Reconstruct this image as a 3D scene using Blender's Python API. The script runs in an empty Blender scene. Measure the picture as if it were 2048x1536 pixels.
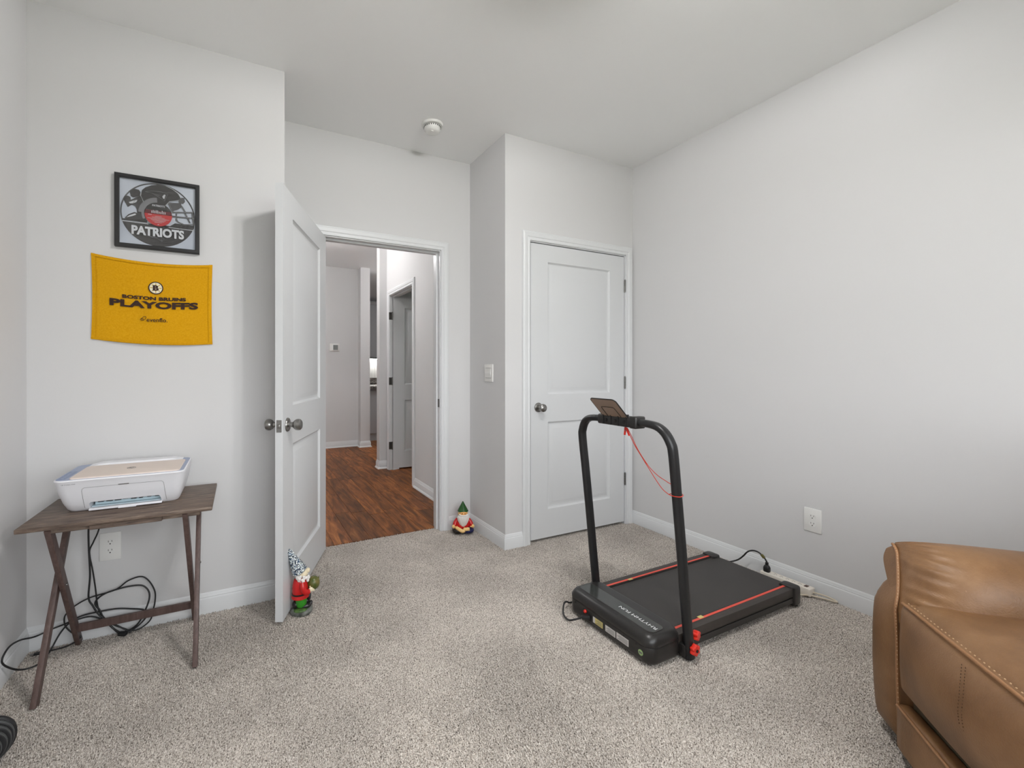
import bpy, bmesh, math, random
import numpy as np
from mathutils import Vector, Matrix

random.seed(7)
S = bpy.context.scene
COL = S.collection
PI = math.pi

# ------------------------------------------------------------------ camera
cam_d = bpy.data.cameras.new('camera')
cam = bpy.data.objects.new('camera', cam_d)
COL.objects.link(cam)
cam.location = (0, 0, 1.18)
YAW = math.radians(25.746)
cam.rotation_euler = (PI / 2, 0, -YAW)
cam_d.sensor_width = 36
cam_d.sensor_fit = 'HORIZONTAL'
cam_d.lens = 862.43 / 2048 * 36
cam_d.shift_x = (1024 - 897.39) / 2048
cam_d.shift_y = -(768 - 739.79) / 2048
cam_d.clip_start = 0.02
S.camera = cam

# ------------------------------------------------------------------ world, light, exposure
S.view_settings.view_transform = 'Standard'
S.view_settings.look = 'None'
S.view_settings.gamma = 1
S.view_settings.use_curve_mapping = False
S.view_settings.exposure = -0.02
W = bpy.data.worlds.new('overcast_sky')
S.world = W
W.use_nodes = True
bg = W.node_tree.nodes['Background']
bg.inputs[0].default_value = (0.93, 0.97, 1.0, 1)
bg.inputs[1].default_value = 6.9


def portal(name, loc, rot, sx, sy):
    d = bpy.data.lights.new(name, 'AREA')
    d.shape = 'RECTANGLE'
    d.size = sx
    d.size_y = sy
    d.cycles.is_portal = True
    o = bpy.data.objects.new(name, d)
    COL.objects.link(o)
    o.location = loc
    o.rotation_euler = rot


WIN = (-0.30, 2.20, 0.70, 2.15)     # bedroom window behind the camera: x0 x1 z0 z1
YS = -0.75                          # south wall
portal('window_portal', ((WIN[0] + WIN[1]) / 2, YS - .13, (WIN[2] + WIN[3]) / 2), (PI / 2, 0, 0),
       WIN[1] - WIN[0], WIN[3] - WIN[2])
BULB_POWER = 68.0
HALL_POWER = 42.0

# ------------------------------------------------------------------ materials


def srgb(r, g, b):
    f = lambda c: (c / 255 / 12.92) if c / 255 <= .04045 else ((c / 255 + .055) / 1.055) ** 2.4
    return (f(r), f(g), f(b), 1)


def mat(name, col, rough=.5, metal=0., spec=.5, **kw):
    m = bpy.data.materials.new(name)
    m.use_nodes = True
    b = m.node_tree.nodes['Principled BSDF']
    b.inputs['Base Color'].default_value = col
    b.inputs['Roughness'].default_value = rough
    b.inputs['Metallic'].default_value = metal
    b.inputs['Specular IOR Level'].default_value = spec
    for k, v in kw.items():
        b.inputs[k].default_value = v
    return m


def nodes(m):
    nt = m.node_tree
    return nt, nt.nodes, nt.links, nt.nodes['Principled BSDF']


def add_bump(m, scale, strength, dist=.002, detail=3, stretch=None, coord='Object'):
    nt, N, L, b = nodes(m)
    tc = N.new('ShaderNodeTexCoord')
    no = N.new('ShaderNodeTexNoise')
    no.inputs['Scale'].default_value = scale
    no.inputs['Detail'].default_value = detail
    bp = N.new('ShaderNodeBump')
    bp.inputs['Strength'].default_value = strength
    bp.inputs['Distance'].default_value = dist
    src = tc.outputs[coord]
    if stretch:
        mp = N.new('ShaderNodeMapping')
        mp.inputs['Scale'].default_value = stretch
        L.new(src, mp.inputs[0])
        src = mp.outputs[0]
    L.new(src, no.inputs['Vector'])
    L.new(no.outputs['Fac'], bp.inputs['Height'])
    L.new(bp.outputs[0], b.inputs['Normal'])
    return m


def add_noise_color(m, scale, stops, detail=4, stretch=None, rough=.6, coord='Object', distortion=0., random_shift=False):
    """base colour = colour ramp over noise"""
    nt, N, L, b = nodes(m)
    tc = N.new('ShaderNodeTexCoord')
    no = N.new('ShaderNodeTexNoise')
    no.inputs['Scale'].default_value = scale
    no.inputs['Detail'].default_value = detail
    no.inputs['Roughness'].default_value = rough
    no.inputs['Distortion'].default_value = distortion
    cr = N.new('ShaderNodeValToRGB')
    e = cr.color_ramp.elements
    e[0].position, e[0].color = stops[0]
    e[1].position, e[1].color = stops[-1]
    for p_, c_ in stops[1:-1]:
        n = e.new(p_)
        n.color = c_
    src = tc.outputs[coord]
    if random_shift:
        oi = N.new('ShaderNodeObjectInfo')
        cb = N.new('ShaderNodeVectorMath')
        cb.operation = 'SCALE'
        cb.inputs[0].default_value = (31.7, 17.3, 11.1)
        L.new(oi.outputs['Random'], cb.inputs['Scale'])
        ad = N.new('ShaderNodeVectorMath')
        ad.operation = 'ADD'
        L.new(src, ad.inputs[0])
        L.new(cb.outputs[0], ad.inputs[1])
        src = ad.outputs[0]
    if stretch:
        mp = N.new('ShaderNodeMapping')
        mp.inputs['Scale'].default_value = stretch
        L.new(src, mp.inputs[0])
        src = mp.outputs[0]
    L.new(src, no.inputs['Vector'])
    L.new(no.outputs['Fac'], cr.inputs[0])
    L.new(cr.outputs[0], b.inputs['Base Color'])
    return m, cr


M = {}
M['wall'] = add_bump(mat('wall_paint', srgb(212, 211, 211), .75, spec=.25), 260, .06)
M['hallwall'] = M['wall']
M['ceil'] = add_bump(mat('ceiling_paint', srgb(246, 246, 246), .9, spec=.1), 200, .08)
M['trim'] = mat('trim_paint', srgb(219, 220, 221), .38)
M['doorp'] = add_bump(mat('door_paint', srgb(211, 212, 213), .42), 90, .05, stretch=(6, 6, 1))
M['nickel'] = mat('brushed_nickel', srgb(150, 148, 145), .28, 1.)
M['nickel_dark'] = mat('dark_nickel', srgb(120, 118, 115), .35, 1.)
M['plastic_w'] = mat('white_plastic', srgb(232, 231, 228), .35)
M['plastic_k'] = mat('black_plastic', srgb(30, 29, 29), .42)
M['slot'] = mat('dark_slot', srgb(22, 20, 19), .6)
M['screen'] = mat('grey_screen', srgb(120, 122, 120), .3)

# carpet
M['carpet'], _ = add_noise_color(mat('carpet', (.4, .35, .3, 1), 1., spec=.05), 230,
                                 [(.33, srgb(88, 80, 74)), (.47, srgb(200, 190, 180)), (.66, srgb(244, 237, 230))], 2)


def carpet_pile_nap(m):
    # broad trodden / vacuumed patches: the lay of the pile changes its tone slightly
    nt, N, L, b = nodes(m)
    tc = N.new('ShaderNodeTexCoord')
    n2 = N.new('ShaderNodeTexNoise')
    n2.inputs['Scale'].default_value = 2.6
    n2.inputs['Detail'].default_value = 3
    mr = N.new('ShaderNodeMapRange')
    mr.inputs['From Min'].default_value = .35
    mr.inputs['From Max'].default_value = .65
    mr.inputs['To Min'].default_value = .86
    mr.inputs['To Max'].default_value = 1.08
    L.new(tc.outputs['Object'], n2.inputs['Vector'])
    L.new(n2.outputs['Fac'], mr.inputs['Value'])
    mx = N.new('ShaderNodeVectorMath')
    mx.operation = 'SCALE'
    old = b.inputs['Base Color'].links[0].from_socket
    L.new(old, mx.inputs[0])
    L.new(mr.outputs[0], mx.inputs['Scale'])
    L.new(mx.outputs[0], b.inputs['Base Color'])


carpet_pile_nap(M['carpet'])

# laminate planks in the hall: grain along Y, tone differs by plank
M['plank'], _ = add_noise_color(mat('laminate_plank', (.2, .1, .05, 1), .5, spec=.3), 4.2,
                                [(.28, srgb(54, 29, 14)), (.45, srgb(108, 62, 29)), (.58, srgb(140, 84, 41)), (.75, srgb(180, 120, 66))],
                                6, stretch=(5.5, .75, 1), rough=.65, distortion=.8, random_shift=True)
add_bump(M['plank'], 40, .12, stretch=(6, .6, 1))


def plank_tone(m):
    nt, N, L, b = nodes(m)
    oi = N.new('ShaderNodeObjectInfo')
    mr = N.new('ShaderNodeMapRange')
    mr.inputs['To Min'].default_value = .68
    mr.inputs['To Max'].default_value = 1.22
    L.new(oi.outputs['Random'], mr.inputs['Value'])
    mx = N.new('ShaderNodeVectorMath')
    mx.operation = 'SCALE'
    L.new(b.inputs['Base Color'].links[0].from_socket, mx.inputs[0])
    L.new(mr.outputs[0], mx.inputs['Scale'])
    L.new(mx.outputs[0], b.inputs['Base Color'])


plank_tone(M['plank'])

# greyish brown table wood
wood_stops = [(.3, srgb(58, 46, 40)), (.5, srgb(100, 84, 73)), (.7, srgb(140, 122, 106))]
M['wood_x'], _ = add_noise_color(mat('table_wood_top', (.1, .08, .07, 1), .5), 9, wood_stops, 6, stretch=(1, 9, 9), rough=.7, distortion=.6)
leg_stops = [(.25, srgb(70, 54, 50)), (.5, srgb(92, 73, 68)), (.75, srgb(110, 89, 83))]
M['wood_z'], _ = add_noise_color(mat('table_wood_leg', (.1, .08, .07, 1), .5), 9, leg_stops, 6, stretch=(9, 9, 1), rough=.7, distortion=.4)

# leather
M['leather'], _ = add_noise_color(mat('tan_leather', (.3, .2, .1, 1), .46, spec=.55), 5.5,
                                  [(.25, srgb(98, 67, 38)), (.5, srgb(124, 89, 56)), (.75, srgb(144, 108, 73))], 5)
add_bump(M['leather'], 230, .5, .0015, detail=2)
M['welt'] = add_bump(mat('leather_welt', srgb(150, 108, 72), .5), 300, .3, .001)
M['stitch'] = mat('stitch_thread', srgb(196, 164, 128), .7)
M['stitch_dark'] = mat('dark_thread', srgb(84, 56, 34), .7)
M['gapcloth'] = mat('dark_lining', srgb(86, 74, 54), .9)

# treadmill
M['tm_black'] = add_bump(mat('treadmill_black', srgb(36, 34, 33), .34), 600, .08, .0005)
M['tm_tube'] = mat('treadmill_tube', srgb(38, 38, 39), .34, .25)
M['tm_rail'] = add_bump(mat('treadmill_rail', srgb(58, 52, 48), .5), 500, .2, .0005)
M['belt'] = add_bump(mat('running_belt', srgb(56, 53, 51), .55), 900, .35, .0008)
M['glossy_panel'] = mat('display_panel', srgb(58, 60, 58), .12, spec=.7)
M['red'] = mat('red_stripe', srgb(226, 84, 66), .5)
M['redknob'] = mat('red_knob', srgb(222, 44, 28), .35)
M['cord_red'] = mat('red_cord', srgb(196, 58, 38), .5)
M['yellow'] = mat('yellow_sticker', srgb(205, 190, 120), .6)
M['white_lbl'] = mat('white_sticker', srgb(205, 202, 198), .6)
M['green_lbl'] = mat('green_sticker', srgb(150, 176, 120), .6)
M['white_ink'] = mat('white_ink', srgb(235, 235, 235), .5)
M['reflection_brown'] = mat('holder_reflection', srgb(140, 116, 98), .3, spec=.6)  # brown of a reflection on the holder, painted as base colour
M['cord_k'] = mat('black_cord', srgb(28, 28, 29), .5)
M['cord_beige'] = mat('beige_cord', srgb(216, 205, 186), .5)
M['strip_ivory'] = mat('ivory_plastic', srgb(234, 227, 216), .45)
M['brown_sw'] = mat('brown_switch', srgb(70, 40, 28), .4)

# printer
M['pr_white'] = mat('printer_white', srgb(236, 236, 240), .45)
M['pr_peach'] = mat('printer_peach', srgb(226, 212, 202), .55)
M['pr_blue'] = mat('printer_blue', srgb(158, 168, 192), .5)
M['pr_blue2'] = mat('printer_blue_dark', srgb(134, 146, 176), .5)
M['pr_aqua'] = mat('printer_slot_blue', srgb(206, 226, 234), .5)
M['pr_line'] = mat('printer_seam', srgb(96, 94, 92), .6)
M['pr_ink'] = mat('printer_ink', srgb(98, 96, 98), .6)

# wall hangings
M['frame_k'] = mat('frame_black', srgb(34, 33, 34), .45)
M['art_silver'] = add_noise_color(mat('art_silver', (.5, .5, .55, 1), .35), 2.2,
                                  [(.3, srgb(168, 176, 190)), (.7, srgb(214, 219, 228))], 1)[0]
M['art_black'] = mat('art_black', srgb(44, 42, 43), .4)
M['art_grey'] = mat('art_grey', srgb(118, 118, 122), .4)
M['art_mid'] = mat('art_midgrey', srgb(78, 77, 79), .4)
M['art_light'] = mat('art_light', srgb(196, 198, 202), .4)
M['art_red'] = mat('art_red', srgb(186, 44, 46), .4)
M['art_wine'] = mat('art_wine', srgb(96, 40, 44), .4)
gm = bpy.data.materials.new('picture_glass')
gm.use_nodes = True
_n = gm.node_tree
_n.nodes.clear()
_o = _n.nodes.new('ShaderNodeOutputMaterial')
_t = _n.nodes.new('ShaderNodeBsdfTransparent')
_g = _n.nodes.new('ShaderNodeBsdfGlossy')
_g.inputs['Roughness'].default_value = .06
_x = _n.nodes.new('ShaderNodeMixShader')
_x.inputs[0].default_value = .05
_n.links.new(_t.outputs[0], _x.inputs[1])
_n.links.new(_g.outputs[0], _x.inputs[2])
_n.links.new(_x.outputs[0], _o.inputs[0])
M['glass'] = gm
M['towel'] = add_bump(add_noise_color(mat('yellow_towel', (.5, .3, .02, 1), .95, spec=.1), 160,
                                      [(.3, srgb(206, 148, 12)), (.7, srgb(218, 162, 30))], 3)[0], 420, .3, .001)
M['towel_hem'] = add_bump(mat('towel_hem', srgb(234, 175, 30), .9, spec=.1), 420, .3, .001)
M['ink_brown'] = mat('towel_ink', srgb(54, 34, 26), .9)
M['ink_cream'] = mat('towel_cream', srgb(232, 224, 196), .9)
M['ink_gold'] = mat('towel_gold', srgb(186, 146, 30), .9)

# gnomes
M['g_red'] = mat('gnome_red', srgb(196, 30, 30), .22)
M['g_green'] = mat('gnome_green', srgb(52, 138, 36), .3)
M['g_dkgreen'] = mat('gnome_dark_green', srgb(30, 76, 28), .22)
M['g_olive'] = add_noise_color(mat('gnome_olive', (.1, .1, .02, 1), .3), 30, [(.3, srgb(58, 84, 30)), (.7, srgb(120, 104, 58))], 3)[0]
M['g_skin'] = mat('gnome_skin', srgb(238, 196, 128), .35)
M['g_skin2'] = mat('gnome_pale_skin', srgb(236, 222, 190), .4)
M['g_face'] = mat('gnome_face', srgb(232, 168, 96), .35)
M['g_white'] = add_bump(mat('gnome_white', srgb(238, 234, 230), .5), 60, .5, .004)
M['g_beard'] = add_bump(mat('gnome_beard', srgb(232, 226, 220), .5), 45, .9, .006, stretch=(3, 3, .6))
M['g_boot'] = mat('gnome_boot', srgb(42, 38, 40), .3)
M['g_navy'] = mat('gnome_navy', srgb(30, 32, 74), .2)
M['g_dark'] = mat('gnome_dark', srgb(34, 28, 26), .25)
M['g_rock'] = add_noise_color(mat('gnome_rock', (.1, .1, .1, 1), .5), 40, [(.35, srgb(62, 66, 60)), (.65, srgb(122, 124, 118))], 4)[0]
M['g_moss'] = add_noise_color(mat('gnome_moss', (.1, .2, .1, 1), .5), 60, [(.35, srgb(40, 62, 30)), (.65, srgb(86, 120, 56))], 4)[0]
_hm = mat('gnome_speckled_hat', (.5, .5, .5, 1), .35)
_nt, _N, _L, _b = nodes(_hm)
_tc = _N.new('ShaderNodeTexCoord')
_v = _N.new('ShaderNodeTexVoronoi')
_v.inputs['Scale'].default_value = 300
_cr = _N.new('ShaderNodeValToRGB')
_cr.color_ramp.interpolation = 'CONSTANT'
_e = _cr.color_ramp.elements
_e[0].position, _e[0].color = 0, srgb(24, 42, 66)
_e[1].position, _e[1].color = .36, srgb(58, 92, 124)
for _p, _c in ((.48, srgb(232, 238, 238)), (.72, srgb(44, 58, 66)), (.84, srgb(224, 230, 226))):
    _q = _e.new(_p)
    _q.color = _c
_L.new(_tc.outputs['Object'], _v.inputs['Vector'])
_sp = _N.new('ShaderNodeSeparateColor')
_L.new(_v.outputs['Color'], _sp.inputs[0])
_L.new(_sp.outputs[0], _cr.inputs[0])
_L.new(_cr.outputs[0], _b.inputs['Base Color'])
M['g_hat'] = _hm

M['db_grey'] = mat('dumbbell_grey', srgb(70, 72, 72), .5)
M['db_black'] = mat('dumbbell_black', srgb(34, 34, 36), .5)
M['granite'] = add_noise_color(mat('granite', (.1, .1, .1, 1), .2), 60, [(.4, srgb(36, 32, 30)), (.6, srgb(150, 144, 138))], 4)[0]
M['cab_grey'] = mat('cabinet_grey', srgb(176, 176, 178), .5)
M['grass'] = mat('outdoor_ground', srgb(96, 104, 78), 1.)


def emit(name, col, strength):
    m = bpy.data.materials.new(name)
    m.use_nodes = True
    nt = m.node_tree
    nt.nodes.clear()
    o = nt.nodes.new('ShaderNodeOutputMaterial')
    e = nt.nodes.new('ShaderNodeEmission')
    e.inputs[0].default_value = col
    e.inputs[1].default_value = strength
    nt.links.new(e.outputs[0], o.inputs[0])
    return m


# ------------------------------------------------------------------ mesh helpers
WM = {}   # object -> world matrix at build time


def B():
    return bmesh.new()


def box(bm, lo, hi):
    x0, y0, z0 = lo
    x1, y1, z1 = hi
    v = [bm.verts.new(c) for c in ((x0, y0, z0), (x1, y0, z0), (x1, y1, z0), (x0, y1, z0),
                                   (x0, y0, z1), (x1, y0, z1), (x1, y1, z1), (x0, y1, z1))]
    fs = [bm.faces.new([v[i] for i in f]) for f in ((3, 2, 1, 0), (4, 5, 6, 7), (0, 1, 5, 4), (1, 2, 6, 5), (2, 3, 7, 6), (3, 0, 4, 7))]
    return v, fs


def rbox(bm, lo, hi, r=.004, seg=2):
    v, fs = box(bm, lo, hi)
    es = list({e for f in fs for e in f.edges})
    bmesh.ops.bevel(bm, geom=es, offset=r, segments=seg, profile=.5, affect='EDGES')


def bar(bm, p, q, w, h, up=(0, 0, 1), r=0.):
    """rectangular bar from p to q; w across, h along 'up'"""
    p, q = Vector(p), Vector(q)
    t = (q - p)
    ln = t.length
    t.normalize()
    s = t.cross(Vector(up)).normalized()
    u = s.cross(t).normalized()
    m = Matrix((s, t, u)).transposed().to_4x4()
    m.translation = p
    b2 = B()
    if r:
        rbox(b2, (-w / 2, 0, -h / 2), (w / 2, ln, h / 2), r, 2)
    else:
        box(b2, (-w / 2, 0, -h / 2), (w / 2, ln, h / 2))
    bmesh.ops.transform(b2, matrix=m, verts=b2.verts)
    merge(bm, b2)


def merge(bm, b2):
    me = bpy.data.meshes.new('tmp')
    b2.to_mesh(me)
    b2.free()
    bm.from_mesh(me)
    bpy.data.meshes.remove(me)


def prism(bm, pts, z0, z1, plane='xy'):
    """extruded polygon; plane gives the axes of the 2-d points"""
    def P(a, b, c):
        return {'xy': (a, b, c), 'xz': (a, c, b), 'yz': (c, a, b)}[plane]
    lo = [bm.verts.new(P(a, b, z0)) for a, b in pts]
    hi = [bm.verts.new(P(a, b, z1)) for a, b in pts]
    n = len(pts)
    bm.faces.new(lo[::-1])
    bm.faces.new(hi)
    for i in range(n):
        j = (i + 1) % n
        bm.faces.new((lo[i], lo[j], hi[j], hi[i]))
    bmesh.ops.recalc_face_normals(bm, faces=bm.faces)


def lathe(bm, prof, origin=(0, 0, 0), axis=(0, 0, 1), n=24, sx=1., sy=1.):
    """prof: (radius, height) list, closed at the ends when radius is 0"""
    ax = Vector(axis).normalized()
    h = Vector((1, 0, 0)) if abs(ax.x) < .9 else Vector((0, 1, 0))
    a = (h - ax * h.dot(ax)).normalized()
    b = ax.cross(a)
    o = Vector(origin)
    rings = []
    for r, z in prof:
        if r < 1e-6:
            rings.append([bm.verts.new(o + ax * z)])
        else:
            rings.append([bm.verts.new(o + ax * z + a * (r * sx * math.cos(2 * PI * k / n)) + b * (r * sy * math.sin(2 * PI * k / n))) for k in range(n)])
    for r0, r1 in zip(rings, rings[1:]):
        for k in range(n):
            j = (k + 1) % n
            if len(r0) == 1 and len(r1) == 1:
                continue
            if len(r0) == 1:
                bm.faces.new((r0[0], r1[j], r1[k]))
            elif len(r1) == 1:
                bm.faces.new((r0[k], r0[j], r1[0]))
            else:
                bm.faces.new((r0[k], r0[j], r1[j], r1[k]))
    if len(rings[0]) > 1:
        bm.faces.new(rings[0][::-1])
    if len(rings[-1]) > 1:
        bm.faces.new(rings[-1])
    bmesh.ops.recalc_face_normals(bm, faces=bm.faces)


def cyl(bm, p, q, r, n=16):
    p, q = Vector(p), Vector(q)
    lathe(bm, [(r, 0), (r, (q - p).length)], p, q - p, n)


def ell(bm, c, r, n=16, m=10, rot=None):
    b2 = B()
    lathe(b2, [(math.sin(PI * k / m) if 0 < k < m else 0, -math.cos(PI * k / m)) for k in range(m + 1)], n=n)
    if isinstance(r, (int, float)):
        r = (r, r, r)
    mt = Matrix.Translation(c) @ (rot.to_4x4() if rot else Matrix()) @ Matrix.Diagonal((*r, 1))
    bmesh.ops.transform(b2, matrix=mt, verts=b2.verts)
    merge(bm, b2)


def smooth_path(pts, sub=6, closed=False):
    P_ = [Vector(p) for p in pts]
    if len(P_) < 3:
        return P_
    out = []
    n = len(P_)
    for i in range(n if closed else n - 1):
        p0 = P_[(i - 1) % n] if closed or i > 0 else P_[0] * 2 - P_[1]
        p1, p2 = P_[i], P_[(i + 1) % n]
        p3 = P_[(i + 2) % n] if closed or i + 2 < n else P_[-1] * 2 - P_[-2]
        for k in range(sub):
            t = k / sub
            out.append(.5 * ((2 * p1) + (p2 - p0) * t + (2 * p0 - 5 * p1 + 4 * p2 - p3) * t * t + (3 * p1 - p0 - 3 * p2 + p3) * t ** 3))
    if not closed:
        out.append(P_[-1])
    return out


def sweep(bm, path, section, hint=None, closed=False):
    """section: 2-d points (a along hint, b across)"""
    n = len(path)
    rings = []
    nrm = None
    for i, p in enumerate(path):
        a = path[(i - 1) % n] if closed or i else path[0]
        b = path[(i + 1) % n] if closed or i < n - 1 else path[-1]
        t = (b - a).normalized()
        if hint is not None:
            h = Vector(hint)
        elif nrm is None:
            h = Vector((0, 0, 1)) if abs(t.z) < .9 else Vector((1, 0, 0))
        else:
            h = nrm
        nrm = (h - t * h.dot(t)).normalized()
        bn = t.cross(nrm)
        rings.append([bm.verts.new(p + nrm * x + bn * y) for x, y in section])
    m = len(section)
    for i in range(n if closed else n - 1):
        r0, r1 = rings[i], rings[(i + 1) % n]
        for k in range(m):
            j = (k + 1) % m
            bm.faces.new((r0[k], r0[j], r1[j], r1[k]))
    if not closed:
        bm.faces.new(rings[0][::-1])
        bm.faces.new(rings[-1])
    bmesh.ops.recalc_face_normals(bm, faces=bm.faces)


def circ(r, n=8, sy=1.):
    return [(r * math.cos(2 * PI * k / n), r * sy * math.sin(2 * PI * k / n)) for k in range(n)]


def tube(bm, pts, r, n=8, sub=6, closed=False, hint=None):
    sweep(bm, smooth_path(pts, sub, closed), circ(r, n), hint, closed)


def rrect(x0, y0, x1, y1, r, seg=5):
    pts = []
    for cx, cy, a0 in ((x1 - r, y1 - r, 0), (x0 + r, y1 - r, 90), (x0 + r, y0 + r, 180), (x1 - r, y0 + r, 270)):
        for k in range(seg + 1):
            a = math.radians(a0 + 90 * k / seg)
            pts.append((cx + r * math.cos(a), cy + r * math.sin(a)))
    return pts


def loft(bm, rings):
    """rings: lists of 3-d points of equal length, capped"""
    R = [[bm.verts.new(p) for p in r] for r in rings]
    n = len(R[0])
    for a, b in zip(R, R[1:]):
        for k in range(n):
            j = (k + 1) % n
            bm.faces.new((a[k], a[j], b[j], b[k]))
    bm.faces.new(R[0][::-1])
    bm.faces.new(R[-1])
    bmesh.ops.recalc_face_normals(bm, faces=bm.faces)


def cushion(bm, lo, hi, r, n=12, bulge=(0, 0, 0), fn=None):
    """rounded box on a fine grid whose faces swell by 'bulge'"""
    lo, hi = Vector(lo), Vector(hi)
    c, h = (lo + hi) / 2, (hi - lo) / 2
    b2 = B()
    bmesh.ops.create_cube(b2, size=2)
    bmesh.ops.subdivide_edges(b2, edges=b2.edges[:], cuts=n, use_grid_fill=True)
    for v in b2.verts:
        a = v.co.copy()
        # even out samples towards the edges
        a = Vector([math.copysign(abs(t) ** .8, t) for t in a])
        p = Vector([a[i] * h[i] for i in range(3)])
        q = Vector([max(-(h[i] - r), min(h[i] - r, p[i])) for i in range(3)])
        d = p - q
        pos = q + (d.normalized() * r if d.length > 1e-9 else d)
        for i in range(3):
            j, k = (i + 1) % 3, (i + 2) % 3
            if bulge[i]:
                pos[i] += bulge[i] * a[i] * (1 - a[j] ** 2) * (1 - a[k] ** 2)
        pos = c + pos
        v.co = fn(pos) if fn else pos
    merge(bm, b2)


def mk(name, bm, m, parent=None, local=False, smooth=35, **props):
    """one mesh object. Coordinates are world ones unless local=True (then the parent's)"""
    if isinstance(bm, bpy.types.Mesh):
        me = bm
    else:
        me = bpy.data.meshes.new(name)
        bm.to_mesh(me)
        bm.free()
    o = bpy.data.objects.new(name, me)
    COL.objects.link(o)
    me.materials.append(M[m] if isinstance(m, str) else m)
    if smooth:
        me.polygons.foreach_set('use_smooth', [True] * len(me.polygons))
        me.set_sharp_from_angle(angle=math.radians(smooth))
    if parent is not None:
        o.parent = parent
        WM[o] = WM[parent]
        if not local:
            me.transform(WM[parent].inverted())
    else:
        WM[o] = Matrix()
    for k, v in props.items():
        o[k] = v
    return o


def thing(name, label, cat, loc=(0, 0, 0), rotz=0., group=None, kind=None):
    o = bpy.data.objects.new(name, None)
    COL.objects.link(o)
    o.empty_display_size = .05
    o.location = loc
    o.rotation_euler = (0, 0, rotz)
    WM[o] = Matrix.Translation(loc) @ Matrix.Rotation(rotz, 4, 'Z')
    if label:
        o['label'] = label
        o['category'] = cat
    if group:
        o['group'] = group
    if kind:
        o['kind'] = kind
    return o


def struct(name, bm, m, parent=None, smooth=35, label=None):
    o = mk(name, bm, m, parent, smooth=smooth)
    if parent is None:
        o['kind'] = 'structure'
    if label:
        o['label'] = label
    return o


def text_geo(s, bold=0., w=1., h=1., res=3):
    """verts (x,y) centred in a w x h box, and faces"""
    c = bpy.data.curves.new('lettering', 'FONT')
    c.body = s
    c.size = 1
    c.offset = bold
    c.resolution_u = res
    o = bpy.data.objects.new('lettering', c)
    COL.objects.link(o)
    me = bpy.data.meshes.new_from_object(o)
    V = np.array([v.co[:2] for v in me.vertices])
    F = [tuple(p.vertices) for p in me.polygons]
    bpy.data.objects.remove(o)
    bpy.data.curves.remove(c)
    bpy.data.meshes.remove(me)
    lo, hi = V.min(0), V.max(0)
    V = (V - (lo + hi) / 2) / (hi - lo) * np.array([w, h])
    return V, F


def letter_bm(s, f, bold=0., w=1., h=1., bm=None, cuts=0):
    V, F = text_geo(s, bold, w, h)
    b = B()
    vs = [b.verts.new((x, y, 0)) for x, y in V]
    for fc in F:
        try:
            b.faces.new([vs[i] for i in fc])
        except ValueError:
            pass
    for _ in range(3 if cuts else 0):
        es = [e for e in b.edges if e.calc_length() > cuts]
        if not es:
            break
        bmesh.ops.subdivide_edges(b, edges=es, cuts=1)
        bmesh.ops.triangulate(b, faces=b.faces[:])
    for v in b.verts:
        v.co = f(v.co.x, v.co.y)
    if bm:
        merge(bm, b)
        return bm
    return b


# ------------------------------------------------------------------ the room: dimensions
H = 2.743
XW, YL, XLE, YD, XRT, YC, XR = -.8135, 2.4104, .2071, 2.8835, 1.5706, 2.3997, 2.7426
T = .115
XH = 1.585          # right wall of the hall
YK = 9.6            # far kitchen wall
OP = (.455, 1.318, 2.052)    # clear opening of the bedroom doorway: x0 x1 top
CL = (1.772, 2.661, 2.054)   # closet opening

# ------------------------------------------------------------------ floors, ceiling
b = B()
box(b, (XW - .12, YS - .12, -.08), (XR + .12, YD + .07, -.008))
struct('floor', b, 'carpet', label='beige cut-pile carpet of the bedroom')
b = B()
box(b, (-2.2, YD + .07, -.08), (5.2, YK + .2, -.012))
hall_floor = struct('floor_hall', b, 'plank', label='brown wood-look plank floor of the hall')
pw = .127
row = 0
x = .06
while x < 2.6:
    y = YD + .072 - random.uniform(0, .9)
    while y < 8.2:
        ln = 1.21
        y0, y1 = max(y, YD + .072), min(y + ln, 8.2)
        if y1 - y0 > .03 and not (x > XH + .02 and y1 < 3.9):
            b = B()
            box(b, (x + .0012, y0 + .0012, -.0119), (x + pw - .0012, y1 - .0012, -.0005 - random.uniform(0, .0006)))
            mk('plank', b, 'plank', hall_floor, smooth=0)
        y += ln
    x += pw
b = B()
box(b, (-2.2, YS - .12, H), (5.2, YK + .2, H + .1))
struct('ceiling', b, 'ceil')


def wall_with_opening_y(name, x0, x1, y0, y1, op=None, z1=H):
    """wall slab whose faces look along Y, with one opening op=(x0,x1,top[,bottom])"""
    b = B()
    if op is None:
        box(b, (x0, y0, -.02), (x1, y1, z1))
    else:
        bot = op[3] if len(op) > 3 else -.02
        box(b, (x0, y0, -.02), (op[0], y1, z1))
        box(b, (op[1], y0, -.02), (x1, y1, z1))
        box(b, (op[0], y0, op[2]), (op[1], y1, z1))
        if bot > 0:
            box(b, (op[0], y0, -.02), (op[1], y1, bot))
    return struct(name, b, 'wall', smooth=0)


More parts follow.
